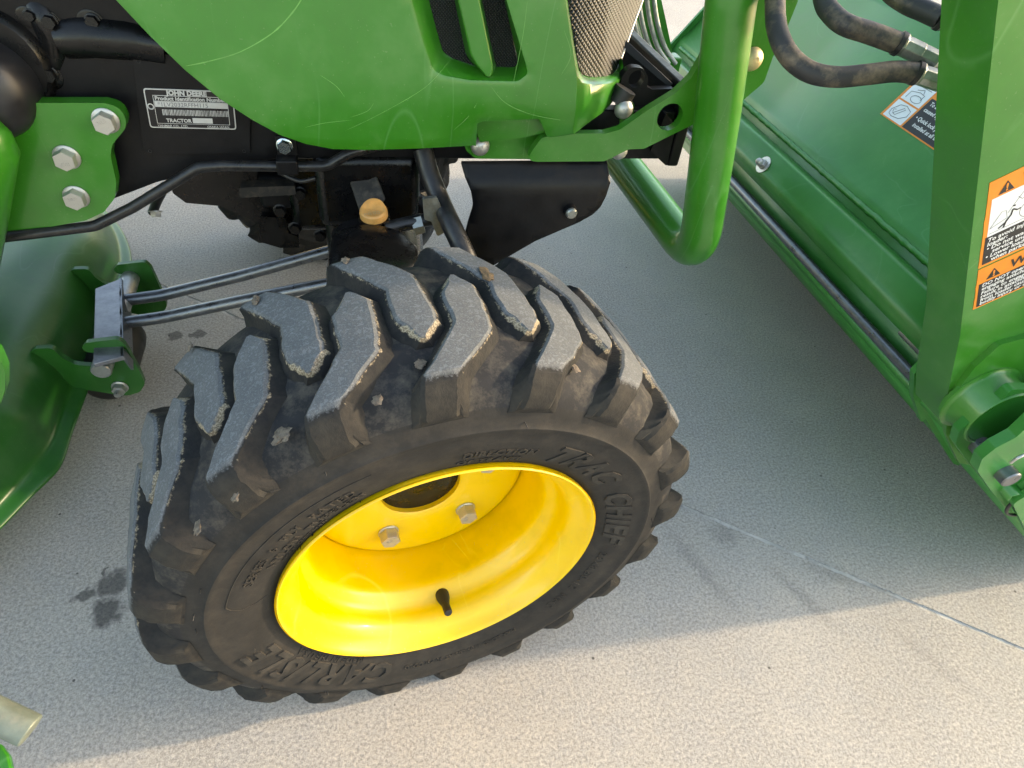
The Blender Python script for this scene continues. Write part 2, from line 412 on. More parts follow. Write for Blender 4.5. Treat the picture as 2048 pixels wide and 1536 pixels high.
m_conc = mat_concrete()
m_joint = plain('joint_filler', (.6, .57, .52), .9, 0, .35, 22, .8, 220, .9, (.08, .06, .043))
J0, J1 = Vector((-.713, .995)), Vector((.89, -.206)); jd = (J1-J0).normalized(); jn = Vector((-jd.y, jd.x))
def slab_side(sgn, name):
    pts = []; n = 420
    for i in range(n+1):                   # crumbled arris along the joint, straight further out
        s = -1.2+(i/n)*4.4; k = .0031+.0034*abs(noise.noise(Vector((s*60, sgn*9, 0))))+.002*max(0, noise.noise(Vector((s*23, 3+sgn, 1))))
        pts.append(J0+jd*s+jn*sgn*k)
    far = [J0+jd*60+jn*sgn*.002, J0+jd*60+jn*sgn*60, J0-jd*60+jn*sgn*60, J0-jd*60+jn*sgn*.002]
    L = [tuple(q) for q in pts+far]
    V, F = slab([L], lambda a, b, d: Vector((a, b, -d)), .012)
    ob = mk(name, V, F, m_conc, None, False); ob['kind'] = 'structure'; return ob
slab_side(1, 'concrete_pavement'); slab_side(-1, 'concrete_pavement')
V, F = [], []
n = 300
for i in range(n+1):
    s = -1.2+(i/n)*4.4
    for k in (-.009, -.003, .003, .009):
        q = J0+jd*s+jn*k; V.append((q.x, q.y, -.0022+.0016*noise.noise(Vector((s*70, k*300, 4)))))
for i in range(n):
    for j in range(3): F.append((i*4+j, i*4+j+1, i*4+j+5, i*4+j+4))
ob = mk('pavement_joint', V, F, m_joint); ob['kind'] = 'structure'

# ================================================================== THE TRACTOR
tractor = thing('tractor', 'green compact tractor with black frame and yellow front wheel rim', 'tractor', (0, .53, 0))
TO = Vector((0, .53, 0))
TH, WH = .1366, .275
WQ = Matrix.Rotation(TH, 4, 'Z')           # steered a little; local -Y is outboard

# ---- tyre carcass
LC = .019                                  # the tread sits this far outboard of the hub plane
prof = [(.150, .070), (.156, .080), (.164, .0865), (.174, .0925), (.186, .0985), (.200, .1035), (.213, .1060), (.2225, .1062), (.2250, .1082), (.2285, .1084), (.2310, .1058), (.239, .1045), (.248, .1010), (.2580, .0955), (.2675, .085), (.2742, .067), (.2775, .04), (.2785, .0)]
prof = [(r_, l*.872) for r_, l in prof]
prof_full = prof+[(r_, -l*1.13) for r_, l in reversed(prof[:-1])]
def surf_l(r_):
    for (r0, l0), (r1, l1) in zip(prof, prof[1:]):
        if r0 <= r_ <= r1: return l0+(l1-l0)*(r_-r0)/(r1-r0)
    return prof[-1][1]
def wheel_frame(o, cx, cy, rot):
    o.location = Vector((cx, cy, WH))-TO; o.rotation_euler = (0, 0, rot)
n = 144; V, F = [], []
for r_, l in prof_full:
    for j in range(n):
        a = 2*math.pi*j/n; V.append(Vector((r_*math.cos(a), -(l+LC), r_*math.sin(a))))
N = len(prof_full)
for i in range(N-1):
    for j in range(n): F.append((i*n+j, i*n+(j+1) % n, (i+1)*n+(j+1) % n, (i+1)*n+j))
tyre = mk('tyre', V, F, [m_side, m_groove], tractor, True, 40, False)
for pl in tyre.data.polygons:
    rr = sum(math.hypot(tyre.data.vertices[i].co.x, tyre.data.vertices[i].co.z) for i in pl.vertices)/4
    if rr > .247: pl.material_index = 1
wheel_frame(tyre, 0, 0, TH)
tyre['label'] = 'worn black rubber front tyre with chunky bent tread lugs'

# ---- tread lugs: stations across the tread (right angle, left angle, lateral, top radius, base radius, base lateral)
ST = [(-.6, .3, -.038, .2878, .2765, -.040), (-3.3, 2.2, -.023, .2890, .277, -.024), (-3.5, 3.3, -.013, .2894, .2775, -.013), (-3.3, 3.5, .006, .2896, .278, .006), (-3.0, 3.3, .0265, .2893, .2775, .0265), (-2.5, 5.3, .0410, .2889, .276, .0405),
      (1.0, 8.1, .0600, .2878, .2725, .059), (4.3, 10.8, .0765, .2852, .267, .073), (4.9, 11.4, .0835, .2808, .2615, .080), (5.3, 11.8, .0890, .2722, .2540, .0855), (5.5, 12.0, .0925, .2612, .2475, .0888), (5.5, 12.1, .0935, .2505, .2440, .0900)]
def lug_mesh(sgn, seed):
    rg = random.Random(seed); V, F, G, WR = [], [], [], []; wv = [rg.uniform(-.25, .25) for _ in range(40)]
    def P(a, r_, l): a = R(a); return Vector((r_*math.cos(a), -(l*sgn+LC), r_*math.sin(a)))
    S = []
    for (a0, b0) in zip(ST, ST[1:]):
        for k in range(3): q = k/3; S.append(tuple(x+(y-x)*q for x, y in zip(a0, b0)))
    S.append(ST[-1]); m = len(S)
    for i, (aR, aL, l, rt, rb, lb) in enumerate(S):
        e = i/(m-1)
        if sgn < 0 and l > .02: l = .02+(l-.02)*1.17; lb = .02+(lb-.02)*1.17
        jr = .35*noise.noise(Vector((seed*7.1, i*.55, 0))); jl = .35*noise.noise(Vector((seed*3.3, i*.55, 5)))
        aR += jr; aL += jl
        wdt = max(.05, min(.9, (aL-aR)*.18))
        over = 1.0 if i > 1 else .55
        dz = .0012*noise.noise(Vector((seed*1.7, i*.4, 9)))
        ed = .0022 if e < .72 else .0035
        ro, lo = rt, l
        nx = max(0., (abs(l)-.074)/.021) if l > 0 else 0; nx = min(1, nx)
        dr, dl = ed*(1-nx), ed*nx*.8
        tp = 1.0 if e < .58 else max(0, 1-(e-.58)/.20)
        row = [(aR-over*1.9, rb, lb, .05, 0), (aR-over*.6, rb+(ro-rb)*.5, lb+(lo-lb)*.5, .3, 0), (aR-.05, ro-dr*1.2+dz, lo-dl, .66, .35*tp), (aR+wdt*.8, ro+dz, lo, .32, tp), (aR+wdt*2.0, ro+dz, lo, .0, tp),
               (aL-wdt*2.0, ro+dz, lo, .0, tp), (aL-wdt*.8, ro+dz, lo, .32, tp), (aL+.05, ro-dr*1.2+dz, lo-dl, .66, .35*tp), (aL+over*.6, rb+(ro-rb)*.5, lb+(lo-lb)*.5, .3, 0), (aL+over*1.9, rb, lb, .05, 0)]
        if wdt*4.1 > (aL-aR):
            c = (aR+aL)/2; row[4] = (c-.02, ro+dz, lo, .1, tp); row[5] = (c+.02, ro+dz, lo, .1, tp)
        for a, r_, ll, g, wr in row:
            V.append(P(a, r_, ll)); G.append(min(1, g+(.25 if e < .10 and g > .05 else 0)-(.2 if .6 < e else 0))); WR.append(wr)
    w_ = 10
    for i in range(m-1):
        for j in range(w_-1): F.append((i*w_+j, i*w_+j+1, (i+1)*w_+j+1, (i+1)*w_+j))
    F.append(tuple(range(w_))); F.append(tuple((m-1)*w_+j for j in range(w_-1, -1, -1)))
    ob = mk('tread_lug', V, F, m_lug, None, True, 30, False); me = ob.data
    bpy.data.objects.remove(ob)
    at_ = me.attributes.new('grit', 'FLOAT', 'POINT'); at_.data.foreach_set('value', G)
    at_ = me.attributes.new('wear', 'FLOAT', 'POINT'); at_.data.foreach_set('value', WR)
    return me
lugs = {1: [lug_mesh(1, s) for s in range(1, 8)], -1: [lug_mesh(-1, s) for s in range(11, 18)]}
NL, PH = 20, 84.2
def set_lugs(parent, every=1):
    for k in range(NL):
        for sgn in (1, -1):
            o = bpy.data.objects.new('tread_lug', lugs[sgn][(k*3+(0 if sgn == 1 else 2)) % 7]); link(o, parent)
            o.rotation_euler = (0, -R(PH+k*18+(0 if sgn == 1 else 8.8)), 0)
set_lugs(tyre)

# ---- sidewall lettering, bent round the tyre
def arc_text(name, s, phi0, r0, size, step=None, outline=False, shear=0., bold=0., ext=.0009, space=1.0, flip=False):
    parts = []; phi = phi0
    V, F = textvf(s, size, ext, .0017, outline, shear, bold, 'LEFT', space)
    W = []
    for v in V:
        a = phi0-math.degrees(v.x/(r0+size*.35)); r_ = r0+v.y
        W.append(Vector((r_*math.cos(R(a)), -(surf_l(r_)+LC+v.z+.0001), r_*math.sin(R(a)))))
    o = mk(name, W, F, m_letter, tyre, True, 30, False); return o
arc_text('raised_lettering', 'TRAC', 63, .183, .036, ext=.0016, outline=False, bold=.0012, shear=.3, space=1.12)
arc_text('raised_lettering', 'CHIEF', 26, .183, .036, ext=.0016, outline=False, bold=.0012, shear=.3, space=1.12)
arc_text('raised_lettering', 'CARLISLE', -108, .186, .042, ext=.0016, outline=False, bold=.0012, shear=.3, space=1.18)
arc_text('raised_lettering', 'DIRECTION', 88, .1905, .0125, space=1.1, bold=.0004)
arc_text('raised_lettering', 'OF TRAVEL', 89, .1765, .0115, space=1.1, bold=.0004)
arc_text('raised_lettering', 'MADE IN THE U.S.A.', -122, .1755, .0105, space=1.05)
arc_text('raised_lettering', 'SERIES  6  PLY  RATED', 157, .1935, .0125, space=1.2)
arc_text('raised_lettering', 'NYLON  TUBELESS', 150, .1805, .0125, space=1.15)
arc_text('raised_lettering', '23X8.50-12  NHS', -12, .190, .013, space=1.25)
arc_text('raised_lettering', 'MAX LOAD 1105 LBS AT 50 PSI COLD', -62, .196, .0085, space=1.05)
arc_text('raised_lettering', 'NYLON CORD BODY', 148, .1735, .006, space=1.1)
# fine mould lines and vent whiskers
parts = []
for a0, a1, r_ in ((158, 100, .2125), (158, 112, .1895)):
    pass
ringP = [Vector((.2115*math.cos(R(a)), -(surf_l(.2115)+LC), .2115*math.sin(R(a)))) for a in range(165, 108, -2)]
ringP = [Vector((r_*math.cos(R(165.5+dx)), -(surf_l(r_)+LC), r_*math.sin(R(165.5+dx)))) for r_, dx in ((.176, 1), (.186, 2.2), (.198, 2.6), (.207, 1.2))]+ringP
v, f = tubevf(ringP, .0007, 6); parts.append((v, f))
V, F = cat(*parts); mk('mould_line', V, F, m_side, tyre, True, 60, False)
for k in range(26):
    rg = random.Random(100+k); a = rg.uniform(-180, 180); r_ = rg.choice((.165, .167, .168, .235, .237, .2))+rg.uniform(-.001, .001); L = rg.uniform(.002, .006)
    p0 = Vector((r_*math.cos(R(a)), -(surf_l(r_)+LC), r_*math.sin(R(a)))); d = Vector((rg.uniform(-.3, .3), -1, rg.uniform(-.5, .3))).normalized()
    v, f = tubevf([p0, p0+d*L], [.0006, .0004], 6); mk('vent_whisker', v, f, m_rubberk, tyre, True, 60, False)

# ---- dried clods stuck to the tread
def clod(px, py, r_, mat, q=(1, 1, .5), seed=0):
    rg = random.Random(seed); bm = bmesh.new(); bmesh.ops.create_icosphere(bm, subdivisions=3, radius=1)
    for v in bm.verts:
        v.co *= 1+.7*noise.noise(v.co*1.6+Vector((seed, 0, 0)))+.35*noise.noise(v.co*4.5+Vector((0, seed, 0))); v.co = Vector((v.co.x*r_*q[0], v.co.y*r_*q[1], v.co.z*r_*q[2]))
    V = [v.co.copy() for v in bm.verts]; F = [tuple(v.index for v in f.verts) for f in bm.faces]; bm.free(); return V, F
m_clod = plain('dried_mud', (.13, .10, .075), .95, 0, .5, 180, 1, 500, .5, (.32, .27, .2))
m_leaf = plain('dry_leaf', (.13, .085, .045), .8, 0, .5, 160, .8, 400)
def cylhit(px, py, rad):
    Wc = Vector((0, 0, WH)); t_ = Vector((math.cos(TH), math.sin(TH), 0)); n_ = Vector((math.sin(TH), -math.cos(TH), 0)); z_ = Vector((0, 0, 1))
    d = ray(px, py).normalized(); o = CAM-Wc; A = d.dot(t_)**2+d.z**2; B = 2*(o.dot(t_)*d.dot(t_)+o.z*d.z); Cc = o.dot(t_)**2+o.z**2-rad*rad
    D = B*B-4*A*Cc
    if D < 0: return None
    s = (-B-math.sqrt(D))/2/A; p = o+d*s; nr = (t_*p.dot(t_)+z_*p.z).normalized(); return p+Wc, nr
WI = (Matrix.Translation((0, 0, WH)) @ WQ).inverted()
for k, (px, py, rad, r_, q, mt) in enumerate(((975, 549, .290, .010, (1.4, .7, .35), m_leaf), (840, 728, .278, .008, (1, 1, .5), m_clod), (780, 632, .278, .006, (1, 1, .7), m_clod), (755, 800, .274, .008, (1, 1, .5), m_clod), (565, 870, .276, .010, (1.2, 1.4, .5), m_clod),
        (470, 755, .278, .006, (1, 1, .6), m_clod), (580, 700, .278, .005, (1, 1, .7), m_clod), (300, 940, .277, .008, (1, 2, .6), m_clod), (470, 995, .280, .006, (1, 1, .8), m_clod), (395, 1055, .272, .008, (1.2, 1, .5), m_clod), (450, 940, .277, .007, (1, 1.6, .5), m_clod),
        (1150, 735, .276, .007, (1.6, 1, .35), m_clod), (510, 600, .289, .007, (1.3, 1, .5), m_clod), (380, 695, .289, .006, (1.5, 1, .5), m_clod), (690, 520, .287, .006, (1.4, 1, .5), m_clod))):
    h_ = cylhit(px, py, rad)
    if not h_: continue
    V, F = clod(px, py, r_*(.45 if mt is m_clod else .62), mt, (q[0]*1.2, q[1]*1.2, q[2]*.6), k+1); V = place(V, h_[0], h_[1])
    if mt is m_leaf:
        o = mk('dead_leaf', [v-h_[0] for v in V], F, mt, None, True, 80, False); o.location = h_[0]
        o['label'] = 'small dry brown leaf lying on a tread lug of the front tyre'; o['category'] = 'leaf'; continue
    V = [WI @ v for v in V]; mk('dried_clod', V, F, mt, tyre, True, 80, False)

# ---- wheel rim, disc, bolts, valve
rp = [(.1660, .0895), (.1678, .0930), (.1686, .0970), (.1682, .0998), (.1671, .1006), (.1658, .0998), (.1632, .0955), (.1602, .0905), (.1550, .0850), (.1490, .0805), (.1458, .0740), (.1445, .0640), (.1435, .0560), (.1395, .0500), (.1335, .0455), (.1305, .0390), (.1295, .0300), (.1290, .0100), (.1285, -.0080), (.1280, -.0300), (.1300, -.0500), (.1440, -.0640), (.1480, -.0820), (.1650, -.0900), (.1660, -.0930)]
V, F = [], []; n = 128
rp2 = rp+[(r_+.0035, l-.0005) for r_, l in reversed(rp[5:])]
for r_, l in rp2:
    for j in range(n): a = 2*math.pi*j/n; V.append(Vector((r_*math.cos(a), -(l+.004), r_*math.sin(a))))
N = len(rp2)
for i in range(N):
    k = (i+1) % N
    for j in range(n): F.append((i*n+j, i*n+(j+1) % n, k*n+(j+1) % n, k*n+j))
rim = mk('wheel_rim', V, F, m_yellow, tractor, True, 50, False); wheel_frame(rim, 0, 0, TH)
rim['label'] = 'glossy yellow steel wheel rim'
dp = [(.1285, -.022), (.1268, -.0125), (.123, -.0095), (.118, -.0085), (.06, -.0085), (.049, -.0088), (.0470, -.0105), (.0470, -.020), (.06, -.0205), (.118, -.0205), (.1268, -.026)]
V, F = [], []
for r_, l in dp:
    for j in range(n): a = 2*math.pi*j/n; V.append(Vector((r_*math.cos(a), -l, r_*math.sin(a))))
for i in range(len(dp)-1):
    for j in range(n): F.append((i*n+j, i*n+(j+1) % n, (i+1)*n+(j+1) % n, (i+1)*n+j))
mk('wheel_disc', V, F, m_yellow, rim, True, 40, False)
V, F = [], []
for r_, l in ((0, -.0135), (.012, -.0135), (.014, -.015), (.022, -.0152), (.036, -.0155), (.040, -.0165), (.0498, -.017), (.0498, -.05), (.02, -.05)):
    for j in range(64): a = 2*math.pi*j/64; V.append(Vector((r_*math.cos(a), -l, r_*math.sin(a))))
for i in range(8):
    for j in range(64): F.append((i*64+j, i*64+(j+1) % 64, (i+1)*64+(j+1) % 64, (i+1)*64+j))
mk('hub', V, F, m_blackg, rim, True, 40, False)
for k in range(5):
    a = R(-119.5+k*72); o = bpy.data.objects.new('wheel_bolt', me_wbolt); link(o, rim)
    o.rotation_mode = 'QUATERNION'; o.rotation_quaternion = Vector((0, -1, 0)).to_track_quat('Z', 'Y') @ Quaternion((0, 0, 1), .5+k); o.location = (.083*math.cos(a), .0085, .083*math.sin(a)); o.scale = (.021,)*3
a = R(-85.5); er = Vector((math.cos(a), 0, math.sin(a))); ey = Vector((0, -1, 0))
b0 = er*.141+ey*.056; dv = (ey*.9-er*.42).normalized()
v, f = lathevf([(.0, .0), (.0085, -.004), (.0085, .003), (.0078, .008), (.0058, .016), (.0048, .020), (.0050, .021), (.0050, .034), (.0042, .0355), (0, .0355)], 20)
mk('valve_stem', place(v, b0, dv), f, m_rubberk, rim, True, 40, False)

# ---- the other front wheel, seen under the frame
far_tyre = bpy.data.objects.new('tyre', tyre.data); link(far_tyre, tractor)
wheel_frame(far_tyre, -.10, .99, .26+math.pi); far_tyre['label'] = 'black rubber tyre of the far front wheel in shade'
set_lugs(far_tyre)
far_rim = bpy.data.objects.new('wheel_rim', rim.data); link(far_rim, tractor); wheel_frame(far_rim, -.10, .99, .26+math.pi)

# ================================================================== HOOD
def ycrease(z): return .203-.10*(z-.6)                                 # x of the corner crease
def yh(x, z):
    y = .272+.10*max(0, z-.60)**1.1-.03*max(0, .60-z)
    y += .35*max(0, -.02-x)**2*.35
    if z < .608: y += (.608-z)*.34*max(0, min(1, (x-.03)/.06))         # lower front band turns under
    d = x-ycrease(z)
    if d > 0: y += d*.8+max(0, d-.05)*.5
    return y
def skin(px, py, dep=0):                                              # first hit of the hood skin, set back by dep
    g = lambda y: (lambda p: p.y-(yh(p.x, p.z)+dep))(on(px, py, 'y', y))
    y = .24; g0 = g(y)
    while y < .62:
        g1 = g(y+.004)
        if g0 <= 0 <= g1:
            lo_, hi_ = y, y+.004
            for _ in range(24):
                mid_ = (lo_+hi_)/2
                if g(mid_) < 0: lo_ = mid_
                else: hi_ = mid_
            return on(px, py, 'y', lo_)
        y += .004; g0 = g1
    return on(px, py, 'y', .30+dep)
def hs(px, py): return skin(px, py)
def h2(pts): return [(hs(*q).x, hs(*q).z) for q in pts]
low = [(232, 0), (300, 72), (370, 140), (440, 198), (505, 240), (560, 270), (612, 288), (665, 298), (730, 300), (840, 297), (948, 291), (952, 292), (955, 247), (965, 243), (1079, 238), (1094, 273), (1100, 275), (1148, 268), (1183, 241), (1222, 208), (1238, 185), (1247, 156)]
right = [(1241, 158), (1214, 168), (1180, 169), (1164, 165), (1154, 152), (1150, 128), (1131, 0)]
o2 = h2(low); k2 = h2(right)
outline = [(-.42, .985), (-.33, .80)]+o2+k2+[(k2[-1][0]-.022, .86), (k2[-1][0]-.04, .99)]
# grille opening at the front corner, slot opening on the side
sl = rnd([(h2([(822, 0)])[0][0]-.03, .83)]+h2([(822, 0), (846, 84), (866, 142), (890, 152), (942, 161), (1036, 163), (1056, 148), (1053, 132), (1013, 0)])+[(h2([(1013, 0)])[0][0]-.025, .83)], [.01, 0, 0, .012, .01, .02, .012, .008, 0, 0, .01])
ext = [(-.42+.014*i, .56+.014*j) for i in range(60) for j in range(32)]
crl = [(ycrease(z_)+.0001, z_) for z_ in [.583+.0085*i for i in range(7)]]
bandl = [(.02+.016*i, .608) for i in range(11)]
V2, F2 = tri2d([outline, sl], ext, [crl])
V = [Vector((a, yh(a, b), b)) for a, b in V2]
hood = mk('hood', V, F2, m_green, tractor, True, 22); hood['label'] = 'scratched glossy green side panel of the hood'
for pl in hood.data.polygons:
    pass
sm = hood.modifiers.new('thick', 'SOLIDIFY'); sm.thickness = .0035; sm.offset = -1
bm = bmesh.new(); bm.from_mesh(hood.data)                              # outward normals face the viewer's side (-Y)
if sum(f.normal.y for f in bm.faces) > 0: bmesh.ops.reverse_faces(bm, faces=bm.faces)
bm.to_mesh(hood.data); bm.free()
bvh = hood.modifiers.new('bevel', 'BEVEL'); bvh.width = .0012; bvh.segments = 2; bvh.limit_method = 'ANGLE'; bvh.angle_limit = R(50)
# roof of the hood and its other flank
V, F = [], []
secs = [(-.42, .985), (-.2, 1.0), (0, 1.0), (.15, .985), (.235, .955), (.29, .86)]
for x, z in secs:
    y0 = yh(min(x, .2), .99)+.001
    for k, (yy, dz) in enumerate(((y0, -.02), (y0+.02, .02), (y0+.08, .045), (.53, .06), (1.06-y0-.08, .045), (1.06-y0-.02, .02), (1.06-y0, -.02), (1.06-y0+.01, -.3))): V.append((x, yy, z+dz))
for i in range(len(secs)-1):
    for j in range(7): F.append((i*8+j, i*8+j+1, (i+1)*8+j+1, (i+1)*8+j))
mk('hood_top', V, F, m_green, tractor, True, 40)
# slot recess: walls going in to the screens
def inner(px, py, dep): return skin(px, py, dep)
DEP = .030
inn = rnd([(inner(858, 0, DEP).x-.03, .83)]+[(inner(a, b, DEP).x, inner(a, b, DEP).z) for a, b in ((858, 0), (872, 55), (886, 104), (905, 116), (950, 131), (1028, 134), (1036, 126), (1031, 105), (1009, 0))]+[(inner(1009, 0, DEP).x-.025, .83)], [.01, 0, 0, .012, .01, .02, .012, .008, 0, 0, .01])
def resample(L, n):
    P = [Vector(p) for p in L]+[Vector(L[0])]; d = [0]
    for a, b in zip(P, P[1:]): d.append(d[-1]+(b-a).length)
    out = []
    for i in range(n):
        s = d[-1]*i/n; k = max(j for j in range(len(d)-1) if d[j] <= s+1e-9); q = (s-d[k])/max(1e-9, d[k+1]-d[k]); out.append(P[k]*(1-q)+P[k+1]*q)
    return out
A = [Vector(p) for p in sl]; B = [Vector(p) for p in inn]
if len(A) != len(B): A, B = resample(sl, 90), resample(inn, 90)
rings = []
for q, dq in ((0, .0005), (.12, .08), (.5, .45), (.9, .92), (1, 1)):
    rings.append([Vector(((a*(1-q)+b*q).x, yh((a*(1-q)+b*q).x, (a*(1-q)+b*q).y)+DEP*dq+.0004, (a*(1-q)+b*q).y)) for a, b in zip(A, B)])
V, F = loft(rings); mk('slot_surround', V, F, m_green, hood, True, 60)
ext2 = [(-.1+.012*i, .6+.012*j) for i in range(30) for j in range(20)]
V2, F2 = tri2d([[tuple(b) for b in B]], ext2); mk('slot_screen', [Vector((a, yh(a, b)+DEP-.001, b)) for a, b in V2], F2, m_screen, hood, True, 60)
# green rib between the two slots
def rs(pxs, dep): return [inner(a, b, dep) for a, b in pxs]
ribL = rs(((907, -60), (909, 0), (931, 106), (940, 122), (962, 140)), DEP*.96); ribC = rs(((908, -60), (916, 0), (941, 108), (952, 128), (973, 153)), .005); ribC2 = rs(((954, -60), (959, 0), (983, 118), (986, 136), (981, 153)), .003); ribR = rs(((959, -60), (964, 0), (988, 116), (992, 132), (990, 150)), DEP*.96)
V, F = loft([ribL, ribC, ribC2, ribR], False); mk('slot_rib', V, F, m_green, hood, True, 30, bev=.0015)
# grille: ledge and perforated screen set back in the corner
def line3(pts, dep): return [skin(a, b, dep) for a, b in pts]
oA = [(1126, -40), (1131, 0), (1150, 128), (1154, 152), (1164, 165), (1180, 169), (1214, 168), (1241, 158), (1248, 148), (1243, 112)]
iA = [(1130, -40), (1135, 0), (1155, 128), (1160, 143), (1168, 151), (1182, 154), (1211, 152), (1226, 146), (1233, 138), (1240, 118)]
V, F = loft([spline(line3(oA, .0004), 4), spline(line3([((a+c)/2, (b+d)/2) for (a, b), (c, d) in zip(oA, iA)], .006), 4), spline(line3(iA, .020), 4)], False); mk('grille_ledge', V, F, m_green, hood, True, 60)
GS = [(1133, 0), (1156, 132), (1164, 149), (1182, 154), (1211, 153), (1226, 147), (1234, 138), (1250, 96), (1268, 46), (1285, 0)]
gs = [skin(a, b, .019) for a, b in GS]; g2 = [(p.x, p.z) for p in gs]
g2 = [(g2[0][0]-.03, .90)]+g2+[(g2[-1][0]+.012, .78), (g2[-1][0]+.015, .90)]
V2, F2 = tri2d([g2], [(.1+.008*i, .6+.008*j) for i in range(46) for j in range(40)])
screen = mk('grille_screen', [Vector((a, yh(a, b)+.019, b)) for a, b in V2], F2, m_grille, hood, True, 60)
e0 = [Vector((a, yh(a, b)+.019, b)) for a, b in g2[-6:]]
tube('grille_edge', e0, .0016, m_galv, hood, 8)
V, F = loft([[Vector((p.x+.0, p.y+.001, p.z)) for p in e0], [Vector((p.x+.004, p.y+.03, p.z)) for p in e0], [Vector((p.x+.01, .53, p.z)) for p in e0], [Vector((p.x-.03, 1.06-p.y, p.z)) for p in e0]], False)
mk('front_grille', V, F, m_black, hood, True, 40)
for pts, wd in (([(608, -10), (585, 25), (545, 66), (482, 103), (420, 122), (372, 132)], .0011), ([(980, 170), (1010, 205), (1060, 228), (1120, 240), (1170, 246)], .0006), ([(1055, 0), (1046, 70), (1030, 150), (1012, 232)], .0005), ([(690, 262), (760, 228), (850, 175), (900, 120)], .0004), ([(700, 235), (735, 222), (748, 205)], .0005), ([(640, 150), (672, 172), (690, 195)], .0005), ([(1128, 60), (1142, 110), (1122, 150)], .0005), ([(905, 262), (935, 235), (955, 205)], .0006), ([(610, 255), (650, 246), (705, 240)], .0005)):
    P_ = spline([skin(a, b, -.0001) for a, b in pts], 5); V, F = [], []
    for i, q in enumerate(P_):
        tg = (P_[min(i+1, len(P_)-1)]-P_[max(i-1, 0)]).normalized(); sd_ = tg.cross(Vector((0, 1, 0))).normalized()*wd*(.35+.65*abs(noise.noise(Vector((i*.7, wd*9999, 0)))))*min(1, i/3+.1, (len(P_)-1-i)/3+.1)
        V += [q-sd_, q+sd_]
    F = [(2*i, 2*i+1, 2*i+3, 2*i+2) for i in range(len(P_)-1)]; mk('paint_scratch', V, F, m_scr, hood, True)
# return flange behind the notch in the lower edge
fl = rnd(xz([(945, 240), (1090, 232), (1088, 266), (1042, 276), (960, 284)], .302), .002)
plate('hood_flange', fl, .302, .003, m_green, hood, bev=.0008)

# ================================================================== FRAME AND FRONT AXLE
YF = .335
fr = xz([(-80, 60), (120, 102), (420, 105), (500, 130), (500, 300), (700, 300), (700, 316), (930, 318), (1330, 318)], YF)
rail = [(-.9, .80), (-.9, .45)]+[xz([(0, 470)], YF)[0], xz([(229, 398)], YF)[0], xz([(315, 365)], YF)[0], xz([(420, 340)], YF)[0], xz([(560, 318)], YF)[0], xz([(700, 318)], YF)[0], (.10, fr[7][1]), (.362, fr[8][1]), (.362, .585), (.20, .585), (.1, .60), (-.16, .66), (-.22, .70), (-.9, .70)]
rail = rail[1:]
plate('frame_rail', rail, YF, .02, m_black, tractor, bev=.002)
# front end plate of the frame and its foot
plate('frame_end', rnd(xz([(1318, 318), (1332, 331), (1350, 250), (1330, 225), (1300, 300)], .325), .002), .322, .02, m_black, tractor, bev=.0015)
box('frame_crossmember', (.372, .53, .565), (.016, .41, .10), m_black, tractor)
mirror = plate('frame_rail', rail, 1.06-YF-.02, .02, m_black, tractor, bev=.002)
# engine side casting with the identification plate
cast = rnd(xz([(150, 100), (262, 104), (520, 104), (520, 296), (470, 320), (300, 322), (262, 250), (150, 240)], .333), .006)
plate('side_panel', rnd(xz([(264, 108), (500, 110), (500, 306), (288, 308)], .331), .003), .3305, .006, m_black, tractor, bev=.0015)
for px, py in ((277, 122), (300, 302), (488, 302)):
    p = on(px, py, 'y', .3302); v, f = lathevf([(.0022, .0006), (.0016, .0006), (.0014, -.004), (0, -.004)], 14); mk('panel_hole', place(v, p, (0, -1, 0)), f, m_ink, tractor)
box('unseen_transmission', (-1.15, .53, .56), (1.1, .36, .36), m_black, tractor, .02)  # unseen rear mass of the tractor, added to darken the ground beneath
box('unseen_platform', (-1.16, .53, .60), (.80, 1.04, .03), m_black, tractor, .01)  # unseen too, added to keep sky light off the deck and left ground
box('engine_block', (-.36, .45, .77), (.5, .2, .24), m_blackg, tractor, .01)
# black lumps of the engine behind the panel
def drum(name, px, py, y, r_, L, mat, prof=None, parent=tractor, nrm=(0, -1, 0), n=36):
    p = on(px, py, 'y', y)
    v, f = lathevf(prof or [(0, L), (r_*.8, L), (r_*.95, L*.93), (r_, L*.8), (r_, 0)], n)
    return mk(name, place(v, p, nrm), f, mat, parent, True, 40)
m_filter = plain('filter_can', (.014, .014, .016), .4, 0, .2, 50, .08)
drum('oil_filter', -20, 165, .33, .048, .05, m_filter, [(0, .052), (.022, .051), (.036, .046), (.044, .036), (.0475, .022), (.048, 0), (.048, -.04)])
drum('filter_housing', -12, 120, .345, .06, .03, m_blackg, [(0, .02), (.050, .02), (.053, .017), (.056, .012), (.057, .008), (.060, .004), (.060, -.05)])
for px, py, r_ in ((100, 148, .011), (265, 82, .012), (100, 42, .010), (186, 42, .010), (60, 30, .008)):
    drum('casting_boss', px, py, .342, r_*1.3, .008, m_blackg); inst('hex_bolt', bolt_mesh('hex_bolt', m_blackg), tractor, on(px, py, 'y', .333), (0, -1, 0), r_*1.1, px)
V, F = tubevf([on(130, 75, 'y', .345), on(180, 72, 'y', .340), on(260, 78, 'y', .342), on(330, 90, 'y', .345)], .02, 16); mk('coolant_pipe', V, F, m_blackg, tractor)
tube('hose_elbow', spline([on(60, -20, 'y', .36), on(90, 30, 'y', .345), on(110, 75, 'y', .345), on(112, 130, 'y', .35)], 6), .016, m_blackg, tractor)
